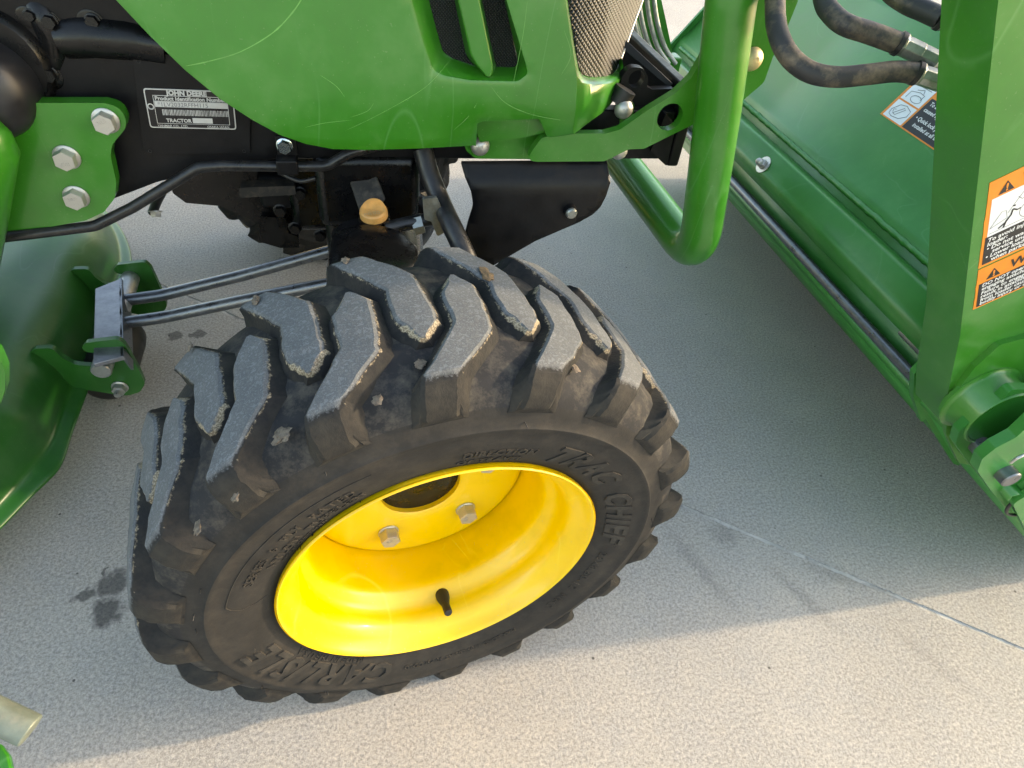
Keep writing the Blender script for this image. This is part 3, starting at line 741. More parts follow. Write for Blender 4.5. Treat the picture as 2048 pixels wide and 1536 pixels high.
# identification plate
pl0 = on(286, 176, 'y', .3295); pu = Vector((1, 0, -.012)).normalized(); pv = Vector((.10, 0, 1)).normalized()
PW, PHt = .0895, .0425
idp = quad('identification_plate', pl0-pv*PHt, pu, pv, rnd([(0, 0), (PW, 0), (PW, PHt), (0, PHt)], .003), m_platew, tractor, .0006, .0012)
O = pl0-pv*PHt
quad('plate_field', O, pu, pv, rnd([(.0012, .0012), (PW-.0012, .0012), (PW-.0012, PHt-.0012), (.0012, PHt-.0012)], .0025), m_plate, idp, .0008)
def pr(loop, mt, nm, lift=.00105): quad(nm, O, pu, pv, [(a*PW, b*PHt) for a, b in loop], mt, idp, lift)
fr_ = [(.09, .12), (.93, .12), (.93, .84), (.09, .84)]
for nm, L in (('plate_rule', [(.09, .12), (.93, .12), (.93, .13), (.09, .13)]), ('plate_rule', [(.09, .83), (.93, .83), (.93, .845), (.09, .845)]), ('plate_rule', [(.09, .12), (.096, .12), (.096, .84), (.09, .84)]), ('plate_rule', [(.924, .12), (.93, .12), (.93, .84), (.924, .84)]), ('plate_rule', [(.09, .695), (.93, .695), (.93, .705), (.09, .705)])): pr(L, m_platew, nm)
pr([(.10, .55), (.925, .55), (.925, .69), (.10, .69)], m_platew, 'number_strip')
for k in range(46):
    rg = random.Random(k); x = .17+k*.0165; pr([(x, .34), (x+rg.uniform(.004, .011), .34), (x+rg.uniform(.004, .011), .49), (x, .49)], m_platew, 'barcode_bar')
pr([(.50, .15), (.73, .15), (.73, .285), (.50, .285)], m_platew, 'number_box')
def ptx(s, size, x, y, mt=m_platew, **kw): flat_text('plate_lettering', s, size*PHt, O+pu*(x*PW)+pv*(y*PHt), pu, pv, mt, idp, .0012, **kw)
ptx('JOHN DEERE', .165, .25, .86, bold=.05); ptx('Product Identification Number', .135, .11, .725, bold=.035)
ptx('*1LV2032RFFH115', .155, .13, .565, m_line); ptx('TRACTOR', .13, .20, .165, bold=.035); ptx('YANMAR CO., LTD.', .085, .09, .035, bold=.01); ptx('OSAKA JAPAN', .085, .66, .035, bold=.01)
v, f = lathevf([(.0034, .0012), (.0024, .0014), (.002, .0006), (0, .0006)], 20); mk('plate_rivet', place(v, O+pu*.0045+pv*.0235, (0, -1, 0)), f, m_platew, idp)

# brake pipe along the frame with its clamp
tube('hydraulic_pipe', fillet([on(-60, 482, 'y', .30), on(60, 468, 'y', .302), on(190, 452, 'y', .306), on(265, 415, 'y', .308), on(398, 334, 'y', .315), on(450, 331, 'y', .315), on(570, 333, 'y', .315), on(655, 332, 'y', .315), on(700, 305, 'y', .315), on(780, 285, 'y', .33)], .03), .0062, m_pipe, tractor)
cl = box('pipe_clamp', on(575, 330, 'y', .312), (.024, .018, .018), m_black, tractor, .002)
box('clamp_tab', on(574, 300, 'y', .322), (.022, .004, .034), m_black, cl, .001)
inst('hex_bolt', bolt_mesh('hex_bolt', plain('bright_zinc', (.5, .58, .62), .2, .9, .2, 90, .05)), cl, on(569, 291, 'y', .318), (0, -1, 0), .0135, .4)

# front axle: beam, kingpin housing, final-drive cover, dust cap
V, F = tubevf([(-.02, .20, .335), (-.02, .30, .36), (-.02, .40, .37), (-.02, .66, .37), (-.02, .76, .36), (-.02, .86, .335)], [.05, .055, .06, .06, .055, .05], 20)
mk('front_axle', V, F, m_blackg, tractor)
box('axle_housing', (-.045, .42, .40), (.10, .16, .13), m_blackg, tractor, .012)
box('axle_pivot', (-.10, .46, .44), (.16, .12, .05), m_black, tractor, .008)
p = on(700, 400, 'y', .34)
plate('engine_sump', rnd(xz([(335, 330), (345, 386), (372, 406), (440, 412), (500, 438), (560, 448), (700, 440), (700, 310)], .43), .006), .43, .18, m_blackg, tractor, bev=.006)
box('oil_pan', (-.19, .54, .485), (.26, .22, .08), m_blackg, tractor, .014)
box('front_support', (-.06, .53, .45), (.16, .30, .12), m_blackg, tractor, .012)
v, f = lathevf([(0, .10), (.05, .10), (.07, .09), (.095, .06), (.105, .02), (.105, -.02), (.095, -.06), (.07, -.09), (.05, -.10), (0, -.10)], 40); mk('differential_housing', place(v, (-.02, .56, .35), (0, -1, 0)), f, m_blackg, tractor, True, 45)
for k_ in range(6):
    a_ = R(60*k_+15); inst('hex_bolt', bolt_mesh('hex_bolt', m_blackg), tractor, (-.02+.085*math.cos(a_), .485, .35+.085*math.sin(a_)), (0, -1, 0), .012, k_)
for px, py in ((600, 385), (655, 345), (560, 420), (640, 470), (590, 455), (690, 375)):
    inst('hex_bolt', bolt_mesh('hex_bolt', m_blackg), tractor, on(px, py, 'y', .375), (0, -1, 0), .013, px)
plate('axle_rib', rnd(xz([(480, 372), (590, 368), (592, 386), (480, 392)], .37), .002), .365, .02, plain('dusty_ledge', (.02, .017, .014), .8, 0, .4, 60, .3, 200, .8, (.09, .065, .045)), tractor)
plate('support_web', rnd(xz([(520, 430), (572, 432), (576, 462), (596, 470), (600, 492), (560, 492), (520, 480)], .40), .004), .395, .015, m_blackg, tractor)
tube('drain_hose', spline([on(330, 372, 'y', .40), on(315, 400, 'y', .41), on(305, 425, 'y', .42)], 5), .006, m_pipe, tractor)
inst('hex_bolt', me_bolt, tractor, on(311, 422, 'y', .40), (0, -.5, -.8), .012, 0)
tube('grease_line', spline([on(560, 345, 'y', .36), on(600, 362, 'y', .35), on(640, 356, 'y', .345), on(668, 372, 'y', .34)], 6), .003, m_pipe, tractor, 8)
box('support_casting', (-.035, .37, .475), (.13, .08, .10), m_blackg, tractor, .012)
kn = [(r_, h) for r_, h in ((0, .215), (.030, .215), (.036, .210), (.040, .19), (.042, .12), (.05, .08), (.055, .0), (.05, -.06), (0, -.06))]
v, f = lathevf(kn, 40); kp = on(742, 440, 'y', .27); mk('kingpin_housing', place(v, (kp.x-.012, .262, kp.z-.225), (0, 0, 1)), f, m_blackg, tractor)
# flat-topped final drive cover just inboard of the tyre
cov = [on(a, b, 'z', .468) for a, b in ((662, 478), (672, 460), (705, 449), (750, 447), (800, 460), (822, 478), (838, 500), (820, 540), (740, 550), (660, 540))]
cc = sum(cov, Vector())/len(cov)
def ringat(k, z): return [Vector((cc.x+(q.x-cc.x)*k, cc.y+(q.y-cc.y)*k, z)) for q in spline(cov, 4, True)]
V, F = loft([ringat(1.06, .30), ringat(1.06, .44), ringat(1.05, .455), ringat(.98, .466), ringat(.9, .469), ringat(.5, .470)], True, True); mk('final_drive_cover', V, F, m_blackg, tractor, True, 45)
# ribbed web running down to the orange cap
w0 = [on(690, 335, 'y', .345), on(745, 330, 'y', .345), on(772, 400, 'y', .30), on(722, 432, 'y', .295)]
V, F = loft([[q for q in w0], [q+Vector((0, .03, -.012)) for q in w0]], True, True); mk('axle_web', V, F, plain('dusty_casting', (.03, .028, .025), .7, 0, .4, 50, .3, 200, .7, (.12, .1, .075)), tractor, True, 30, bev=.002)
cp = on(748, 432, 'y', .285)
v, f = lathevf([(0, .011), (.0145, .0105), (.0165, .009), (.0172, .005), (.0172, 0), (0, 0)], 40)
for i, q in enumerate(v):                                              # finger grip: flat ridge across the cap
    if q.z > .0100: v[i] = Vector((q.x, q.y, q.z+.005*max(0, q.y)/.0145))
cap = mk('filler_cap', place(v, cp, (-.06, -.18, .97)), f, m_orange, tractor)
nq = Vector((-.06, -.18, .97)).normalized(); ux = Vector((1, 0, .084)).normalized(); uy = nq.cross(ux)
flat_text('cap_lettering', 'oil/80', .0085, cp+nq*.0125-ux*.0115-uy*.0135, ux, uy, m_gold, cap, .0012)
v, f = lathevf([(.0, .008), (.019, .008), (.0195, .002), (.019, -.03), (0, -.03)], 28); mk('filler_neck', place(v, cp-nq*.007, nq), f, m_blackg, tractor)
# steering tie rod and clevis
tube('tie_rod', [on(770, 458, 'y', .27), on(800, 450, 'y', .275), on(850, 440, 'y', .28), on(905, 430, 'y', .285)], .0085, m_pipe, tractor)
nut = [on(826, 451, 'y', .278), on(846, 446, 'y', .278)]
tube('tie_rod_nut', nut, .0125, m_galv, tractor, 6)
cvl = rnd(xz([(845, 395), (872, 392), (886, 420), (888, 462), (874, 470), (862, 440), (848, 436)], .272), .003)
plate('clevis', cvl, .268, .006, m_galv, tractor, bev=.001); plate('clevis', [(a+.012, b) for a, b in cvl], .292, .006, m_galv, tractor, bev=.001)
tube('steering_hose', spline([on(846, 300, 'y', .33), on(858, 345, 'y', .315), on(880, 400, 'y', .29), on(905, 455, 'y', .25), on(935, 520, 'y', .22), on(950, 570, 'y', .20)], 6), [.0125]*31, m_hose2 if False else m_pipe, tractor)
tube('steering_cylinder', [on(820, 330, 'y', .42), on(835, 385, 'y', .40)], .026, m_black, tractor)
tube('drag_hose', spline([on(795, 330, 'y', .40), on(790, 380, 'y', .38), on(830, 400, 'y', .37), on(870, 430, 'y', .36)], 6), .012, m_pipe, tractor)
# hanging shield plate
sh = rnd(xz([(921, 322), (1214, 320), (1213, 352), (1204, 378), (1192, 400), (1176, 414), (1150, 428), (1062, 464), (975, 512), (958, 505), (940, 512), (921, 465), (932, 425), (942, 395), (938, 370), (928, 345)], .312), [.002, .002, .01, .02, .02, .02, .01, .01, .01, .004, .006, .02, .02, .02, .02, .01])
V2, F2 = tri2d([sh], [(.03+.012*i, .38+.012*j) for i in range(24) for j in range(18)])
zb = .515
def ysh(a, b): d = max(0, zb+.012-b); return .312+.0-.0*d+(-.035*min(d, .02)/.02 if b < zb+.012 else 0)*.5-.08*max(0, zb-.01-b)
ob = mk('axle_shield', [Vector((a, ysh(a, b), b)) for a, b in V2], F2, m_black, tractor, True, 60)
ss = ob.modifiers.new('thick', 'SOLIDIFY'); ss.thickness = .003
tube('shield_stud', [on(1138, 414, 'y', .300), on(1143, 427, 'y', .282)], .0085, m_black, ob, 18)
v, f = lathevf([(0, .003), (.006, .003), (.0075, .001), (.0075, -.002)], 20); mk('stud_end', place(v, on(1143, 427, 'y', .280), (0, -1, -.1)), f, m_galv, ob)

# ================================================================== BRUSH GUARD on the front of the frame
bp = rnd(xz([(928, 296), (938, 272), (1075, 262), (1235, 285), (1246, 292), (1236, 312), (1214, 318), (950, 316)], .318), [.008, .01, .004, .006, .006, .008, .006, .014])
guard = plate('guard_base_plate', bp, .316, .012, m_green, tractor, bev=.001)
gp = xz([(1046, 318), (1080, 270), (1120, 262), (1206, 262), (1236, 254), (1290, 216), (1345, 182), (1378, 150), (1400, 112), (1418, 60), (1430, 0)], .300)
gp += [(gp[-1][0]-.004, .80), (gp[-1][0]+.075, .80)]+xz([(1588, 0), (1572, 40), (1540, 108), (1522, 160), (1480, 196), (1348, 260), (1284, 292), (1254, 293), (1205, 317)], .300)
hc = on(1335, 229, 'y', .300)
plate('guard_bracket', rnd(gp, .012), .292, .012, m_green, tractor, [circle2(hc.x, hc.z, .0165)], bev=.0012)
gt = [Vector((.352, .262, .95)), Vector((.352, .262, .80)), on(1462, 0, 'y', .255), on(1432, 250, 'y', .255), on(1396, 478, 'y', .255)]
bz = gt[-1].z
xb = gt[-1].x
pth = [gt[0]]+gt[2:4]+[Vector((xb+.004, .245, bz-.03)), Vector((xb-.022, .34, bz-.008)), Vector((xb-.04, .53, bz+.01)), Vector((xb-.022, .72, bz-.008)), Vector((xb+.004, .815, bz-.03)), Vector((xb-.03, .805, .7)), Vector((.352, .8, .95))]
P = fillet(pth[:4]+[Vector((xb-.03, .53, bz-.005))]+pth[7:], .05, 10)
tube('guard_tube', P, .0268, m_green, tractor, 28)
for px, py, y, s, me in ((960, 292, .314, .0235, me_dome), (1247, 218, .325, .024, me_dome), (1238, 302, .314, .022, me_dome), (1503, 118, .290, .027, me_domeg)):
    inst('dome_bolt', me, tractor, on(px, py, 'y', y), (0, -1, 0), s, .3)
# black towing lugs and brace behind the bracket
tl = rnd(xz([(1235, 200), (1243, 150), (1262, 132), (1288, 136), (1296, 158), (1292, 172), (1304, 178), (1345, 176), (1370, 190), (1345, 300), (1260, 310), (1236, 260)], .352), [.004, .012, .014, .014, .012, .004, .004, .002, .002, .002, .002, .004])
hq = on(1272, 157, 'y', .352)
plate('towing_lug', tl, .350, .012, m_black, tractor, [circle2(hq.x, hq.z, .0105)], bev=.0012)
bx0, bx1 = on(1250, 78, 'y', .40), on(1345, 170, 'y', .36)
V, F = loft([[on(1238, 92, 'y', .40), on(1250, 78, 'y', .40), on(1250, 78, 'y', .42), on(1238, 200, 'y', .42)], [on(1338, 176, 'y', .362), on(1347, 168, 'y', .362), on(1347, 168, 'y', .38), on(1330, 200, 'y', .38)]], True, True)
mk('frame_brace', V, F, m_black, tractor, True, 30, bev=.001)
V, F = tubevf([on(1236, 205, 'y', .335), on(1252, 178, 'y', .335)], .014, 18, True); mk('rubber_bumper', V, F, m_rubberk, tractor)
tb = rnd(xz([(1238, 262), (1240, 200), (1252, 190), (1268, 208), (1262, 250)], .336), .003); plate('guard_tab', tb, .334, .006, m_green, tractor)

# ================================================================== FRONT LOADER
loader = thing('front_loader', 'green front loader boom with black hoses and orange warning decals', 'loader', (.45, .53, 0))
rear = [(.70, .305), (.668, .357), (.609, .471), (.41, .798), (.27, 1.03), (.05, 1.17), (-.55, 1.27)]
front = [(-.55, 1.39), (.10, 1.31), (.36, 1.15), (.54, .868), (.74, .54), (.80, .40), (.79, .28)]
bo = rnd(rear+front, [.01, 0, .05, .05, .06, .06, 0, 0, .06, .06, .05, .05, .03, .03])
boom = plate('boom_arm', bo, 0, .06, m_green, loader, bev=.007); boom.modifiers['bevel'].segments = 4
boom['label'] = 'near green boom arm carrying the warning decals'
bo2 = rnd(rear+[(-.55, 1.36), (.08, 1.27), (.31, 1.10), (.475, .83), (.655, .51), (.715, .40), (.72, .34)], [.01, 0, .05, .05, .06, .06, 0, 0, .06, .06, .05, .02, .01, .01])
plate('boom_arm', bo2, 1.06, .06, m_green, loader, bev=.007)
# end plate with the open cross-tube boss
ep = rnd(xz([(1914, 782), (1895, 828), (1892, 868), (1905, 900), (1918, 926), (1945, 930), (1992, 905), (2060, 900), (2130, 800), (2110, 660), (2000, 690), (1950, 735)], -.007), .006)
plate('pivot_plate', ep, -.007, .007, m_green, loader, bev=.0015)
ec = on(2003, 840, 'y', -.046)
v, f = lathevf([(.0395, .0), (.0395, .046), (.041, .048), (.0435, .048), (.045, .046), (.045, .015), (.047, .012), (.052, .0105), (.052, .006), (.045, .004), (.045, .0)], 56, True)
mk('cross_tube', place(v, (ec.x, .002, ec.z), (0, -1, 0)), f, m_green, loader, True, 50)
# hydraulic hoses with crimped fittings
def hose(pts, fit, r_=.0098, dep=.62):
    P = spline([at(a, b, dep+dd) for a, b, dd in pts], 8); n_ = len(P)
    rr = [r_]*n_; rr[-1] = r_*.96
    h = tube('hydraulic_hose', P, rr, m_hose, loader, 20)
    q = [at(a, b, dep+dd) for a, b, dd in fit]; d = (q[1]-q[0]).normalized(); L = (q[1]-q[0]).length
    prof = [(0, -.001), (r_*1.04, -.001), (r_*1.1, .001), (r_*1.1, .003), (r_*.97, .004), (r_*.97, L*.55), (r_*.93, L*.57), (r_*.93, L), (0, L)]
    v, f = lathevf(prof, 8); mk('crimp_ferrule', place(v, q[0], d), f, m_galv, h, True, 25, bev=.0006)
    v, f = lathevf([(r_*1.0, -.0035), (r_*1.14, -.003), (r_*1.14, .0012), (r_*1.0, .002)], 24); mk('hose_collar', place(v, q[0], d), f, m_rubberk, h)
    return h, q, d
hose([(1556, -160, .06), (1550, -60, .04), (1550, 0, .02), (1553, 52, .01), (1567, 94, 0), (1592, 126, 0), (1628, 147, 0), (1676, 154, 0), (1735, 149, 0), (1792, 143, 0), (1834, 147, 0)], [(1834, 147, 0), (1925, 178, .0)])
h2_, q_, d_ = hose([(1640, -160, .06), (1638, -70, .04), (1648, 0, .02), (1664, 28, .01), (1692, 50, 0), (1740, 66, 0), (1800, 88, 0)], [(1800, 88, 0), (1872, 122, .0)])
v, f = lathevf([(0, -.006), (.0125, -.006), (.0155, -.003), (.0155, .014), (.0125, .018), (0, .018)], 6); mk('hex_fitting', place(v, at(1880, 138, .625), d_+Vector((0, 0, -.25))), f, m_galv, h2_, True, 20, bev=.0012)
hose([(1740, -160, .07), (1752, -80, .05), (1775, -25, .03), (1812, 5, .02), (1850, 22, .01), (1885, 38, 0)], [(1885, 38, .0), (1960, 78, .0)], .0096)
# steel pipes on the far boom
box('pipe_bracket', on(1325, 150, 'y', 1.04), (.06, .04, .09), m_green, loader, .004)
for k, (a, b) in enumerate(((1262, 1303), (1278, 1318), (1294, 1336), (1308, 1350))):
    tube('steel_pipe', spline([on(a-8, -90, 'y', 1.045), on(a, 0, 'y', 1.04), on(a+8, 50, 'y', 1.035), on(a+22, 95, 'y', 1.03), on(b+2, 128, 'y', 1.02)], 6), .0052, m_galv, loader, 12)
# warning decals on the near boom
ax = Vector((.52, 0, -.854)).normalized(); au = Vector((.854, 0, .52)).normalized(); up = -ax
tl_ = on(1978, 366, 'y', 0)
def decal(nm, o0, W_, H_):
    rg = random.Random(5); L = [(0, 0), (W_, 0), (W_, H_)]+[(W_*.0+rg.uniform(0, .0007), H_*k/14) for k in range(14, 0, -1)]
    return quad(nm, o0, au, up, L, m_inko, loader, .0005, .0005)
def dq(par, nm, o0, W_, H_, L, mt, lift=.0007): return quad(nm, o0, au, up, [(a*W_, b*H_) for a, b in L], mt, par, lift, .00015)
def rect(a, b, c, d): return [(a, b), (c, b), (c, d), (a, d)]
def tri(o0, par, x, y, s):
    quad('warning_triangle', o0, au, up, [(x, y), (x+s, y), (x+s/2, y+s*.9)], m_ink, par, .0008, .0001)
    flat_text('decal_lettering', '!', s*.8, o0+au*(x+s*.40)+up*(y+s*.12), au, up, m_inko, par, .00095, bold=.03)
def dt(par, o0, s, size, x, y, mt, **kw): flat_text('decal_lettering', s, size, o0+au*x+up*y, au, up, mt, par, .0009, **kw)
DW, H1, H2 = .105, .1105, .0615
o1 = tl_+ax*H1; d1 = decal('warning_decal', o1, DW, H1)
dq(d1, 'pictogram_panel', o1, DW, H1, rect(.045, .37, .97, .80), m_inkw); dq(d1, 'text_panel', o1, DW, H1, rect(.03, .03, .97, .37), m_ink, .00075)
tri(o1, d1, .010, .0905, .0145); dt(d1, o1, 'WARNING', .0165, .030, .0925, m_ink, bold=.02, shear=.12)
for k, s in enumerate(('To avoid injury from raised', 'loader:', '\u2022 Do not walk or perform', '   service under a raised', '\u2022 Lower loader to ground', '   when parked.')): dt(d1, o1, s, .0072, .0055, .0335-k*.0058, m_inkw, bold=.02, shear=.12)
def stroke(par, o0, pts, r_, mt=m_line):
    V, F = tubevf([o0+au*a+up*b+Vector((0, -.0009, 0)) for a, b in pts], r_, 5); V = [Vector((v.x, -.0009+(v.y+.0009)*.1, v.z)) for v in V]; mk('pictogram_line', V, F, mt, par, False)
sx = .0105; 
stroke(d1, o1, [(.006, .051), (.016, .067), (.020, .066), (.022, .056), (.006, .051)], .0003); stroke(d1, o1, [(.022, .062), (.034, .080), (.052, .082), (.070, .078)], .0003); stroke(d1, o1, [(.030, .077), (.034, .072), (.046, .074)], .0003)
stroke(d1, o1, [(.044+.0105*math.cos(R(15*k)), .056+.0105*math.sin(R(15*k))) for k in range(25)], .0003); stroke(d1, o1, [(.078+.015*math.cos(R(15*k)), .060+.015*math.sin(R(15*k))) for k in range(25)], .0003)
stroke(d1, o1, [(.006, .0445), (.070, .0445)], .0003)
for L, r_ in (([(.0145, .0465), (.021, .0505), (.0255, .0575), (.0265, .064)], .0010), ([(.0195, .0445), (.0215, .052), (.0255, .0575)], .0010), ([(.0265, .064), (.031, .0605), (.034, .061)], .0009), ([(.027, .067), (.0275, .0685)], .0016)): stroke(d1, o1, L, r_, m_ink)
o2_ = o1+ax*(H2+.0025); d2 = decal('warning_decal', o2_, DW, H2)
dq(d2, 'text_panel', o2_, DW, H2, rect(.03, .035, .97, .62), m_ink, .00075)
tri(o2_, d2, .010, .0415, .0145); dt(d2, o2_, 'WARNING', .0165, .033, .0435, m_ink, bold=.02, shear=.12)
for k, s in enumerate(('DO NOT operate loader without', 'engaging attachment latch.', 'Failure to engage retainer could', 'result in attachment detaching', 'from loader causing serious', 'bodily injury or death.')): dt(d2, o2_, s, .0070, .0062, .0325-k*.0055-(.0012 if k > 1 else 0), m_inkw, bold=.02, shear=.12)
# mounting bracket on the tractor frame with three hex bolts
mb = rnd(xz([(-90, 206), (60, 206), (208, 206), (238, 214), (253, 240), (250, 258), (224, 290), (221, 312), (233, 366), (230, 396), (208, 424), (172, 441), (-10, 474), (-90, 488)], .303), [0, 0, .008, .014, .014, .01, .014, .01, .02, .02, .016, .02, 0, 0])
bracket = plate('mount_bracket', mb, .303, .016, m_green, loader, bev=.0016)
for px, py, sp in ((212, 241, .3), (134, 314, 3.3), (153, 393, .2)): inst('hex_bolt', me_bolt109, bracket, on(px, py, 'y', .3025), (0, -1, 0), .0195, sp)
pp = on(-22, 292, 'y', .27)
P = [pp+Vector((0, .012, .028)), pp+Vector((0, .006, .024)), pp+Vector((0, .001, .012)), pp, on(-40, 420, 'y', .27), on(-62, 560, 'y', .27), on(-75, 640, 'y', .27)]
tube('mast_tube', P, [.004, .016, .023, .025, .025, .025, .025], m_green, loader, 28)
stp = rnd(xz([(-120, 640), (-20, 682), (0, 702), (14, 735), (14, 772), (5, 800), (-40, 815), (-120, 830)], .08), .004)
plate('stand_lever', stp, .075, .012, m_green, loader, bev=.0015)
t0, t1 = on(-170, 1352, 'z', .34), on(62, 1462, 'z', .30)
d = (t1-t0).normalized(); q = spline([t0, (t0+t1)/2, t1], 4)
v, f = tubevf(q, .0122, 24, True); mk('stand_tube', v, f, plain('dull_galvanised', (.15, .18, .15), .5, .25, .25, 60, .2, 250, .2), loader, True, 50, bev=.0012)
sf = [on(a, b, 'z', .27) for a, b in ((-60, 1470), (2, 1488), (16, 1508), (24, 1545), (-60, 1580))]
V, F = loft([sf, [q+Vector((0, 0, -.008)) for q in sf]], True, True); mk('stand_foot', V, F, m_green, loader, True, 30, bev=.0015)

# ================================================================== BUCKET (its back, towards the tractor)
bucket = thing('loader_bucket', 'green loader bucket seen from behind with silver lock rod and decal', 'bucket', (.95, .53, 0))
def sect(px, py, k=1., x0=.82, z0=.40, m=.53):                         # a point of the bucket section, all edges run across the tractor
    d = ray(px, py); s = d.z/d.x                                       # z = cz + s (x - cx);  x = x0 + m (z - z0)
    z = (CAM.z+s*(x0-m*z0-CAM.x))/(1-s*m); x = x0+m*(z-z0)
    return (CAM.x+(x-CAM.x)*k, CAM.z+(z-CAM.z)*k)
Y0, Y1 = -.104, 1.30
def band(name, prof, mat, y0=Y0, y1=Y1, n=2, parent=None, thick=0, ang=35, bev=0, wob=0):
    V, F = [], []; m = len(prof)
    for i in range(n):
        y = y0+(y1-y0)*i/(n-1)
        for j, (a, b) in enumerate(prof):
            V.append(Vector((a+wob*noise.noise(Vector((y*34, j*.7, 1))), y, b+wob*noise.noise(Vector((y*41, j*.7, 7))))))
    for i in range(n-1):
        for j in range(m-1): F.append((i*m+j, i*m+j+1, (i+1)*m+j+1, (i+1)*m+j))
    ob = mk(name, V, F, mat, parent or bucket, True, ang)
    if thick: ss = ob.modifiers.new('thick', 'SOLIDIFY'); ss.thickness = thick; ss.offset = 0
    if bev: bb = ob.modifiers.new('bevel', 'BEVEL'); bb.width = bev; bb.segments = 3; bb.limit_method = 'ANGLE'; bb.angle_limit = R(30)
    return ob
lo = sect(1640, 575); sk = sect(1715, 575); se = sect(1665, 360)
top = sect(1835, 35, 1, .84, .43, .72)
dk = sect(1675, 345)
mid = (se[0]*.45+top[0]*.55-.012, se[1]*.45+top[1]*.55+.006)
sheet = [se, dk]+[(p.x, p.y) for p in spline([Vector(dk), Vector((dk[0]+.035, dk[1]+.035)), Vector((top[0]-.05, top[1]-.075)), Vector(top)], 6)][1:]
back = band('back_sheet', [(lo[0]+.40, .015), (lo[0]+.16, .12), lo, sk, se]+sheet[1:], m_greenb, thick=.006, n=2, ang=40)
band('bucket_floor', [(lo[0]+.38, .012), (1.35, .012)], m_greenb, thick=.01)
band('top_lip', [top, (top[0]+.03, top[1]-.012)], m_greenb, thick=.012)
for y in (Y0, Y1):
    L = [(lo[0]-.004, lo[1]), (lo[0]+.155, .12), (lo[0]+.39, .012), (1.35, .012), (1.25, .2), (1.05, .5), (top[0]+.03, top[1]+.01), (top[0], top[1]+.012), (sheet[4][0]-.016, sheet[4][1]+.004), (se[0]-.018, se[1])]
    plate('end_plate', rnd(L, .01), y-.004, .008, m_greenb, bucket, bev=.002)
rail_ = [sect(1640, 575, .985), sect(1640, 563, .985), sect(1640, 563, 1.0)]
band('lower_flange', [sect(1650, 592, .99), sect(1650, 580, .982), sect(1650, 556, 1.0)], m_greenb, thick=.004, ang=30)
rc = sect(1650, 562, .978); tube('lock_rod', [(rc[0], .085, rc[1]), (rc[0], Y1-.05, rc[1])], .0085, m_rod, bucket, 16)
rc2 = sect(1836, 694, .985); tube('lock_pin', [(rc2[0], .10, rc2[1]), (rc2[0], .18, rc2[1])], .0075, m_galv, bucket, 14)
# folded cover box with the acorn nut: skirt, round bend, flat top, edge
cb = [sect(1715, 572, .962), sect(1715, 556, .958)]+[sect(1700, y_, .951-.006*math.sin((545-y_)/28*1.57)) for y_ in (532, 522, 512, 502)]+[sect(1655, 404, .945), sect(1655, 398, .947), sect(1655, 393, .962), sect(1655, 384, .99)]
cover = band('cover_channel', cb, m_greenb, y0=.118, thick=.004, n=2, ang=50)
cover['label'] = 'folded green channel with a capped nut'
nb = sect(1528, 330, .945); a_, b_ = Vector(sect(1700, 502, .945)), Vector(sect(1655, 404, .945)); t_ = (b_-a_).normalized(); nn = Vector((-t_.y, 0, t_.x)); nn = nn if nn.x < 0 else -nn
kd = ray(1528, 332); yn = CAM.y+kd.y*(nb[0]-CAM.x)/kd.x; npos = Vector((nb[0], yn, nb[1]))+nn*.002
v, f = lathevf([(.0165, 0), (.0165, .0018), (.009, .0022)], 28); v2, f2 = lathevf([(.0095, .002), (.0095, .0085), (.0082, .0100), (.006, .0102)], 6); v3, f3 = lathevf([(.0072, .0095), (.0072, .014), (.0062, .018), (.0042, .0205), (.0015, .0218), (0, .022)], 20)
V, F = cat((v, f), (v2, f2), (v3, f3)); mk('acorn_nut', place(V, npos, nn), F, m_zinc, cover, True, 30)
# lumpy weld bead along the fold
bead = [Vector((se[0]-.004+.0012*noise.noise(Vector((y*55, 0, 0))), y, se[1]+.002+.0012*noise.noise(Vector((y*48, 5, 0))))) for y in [Y0+.02+k*.0045 for k in range(300)]]
V, F = tubevf(bead, [.0055+.0016*noise.noise(Vector((k*.6, 2, 0))) for k in range(300)], 10); mk('weld_bead', V, F, m_greenb, bucket, True, 80)
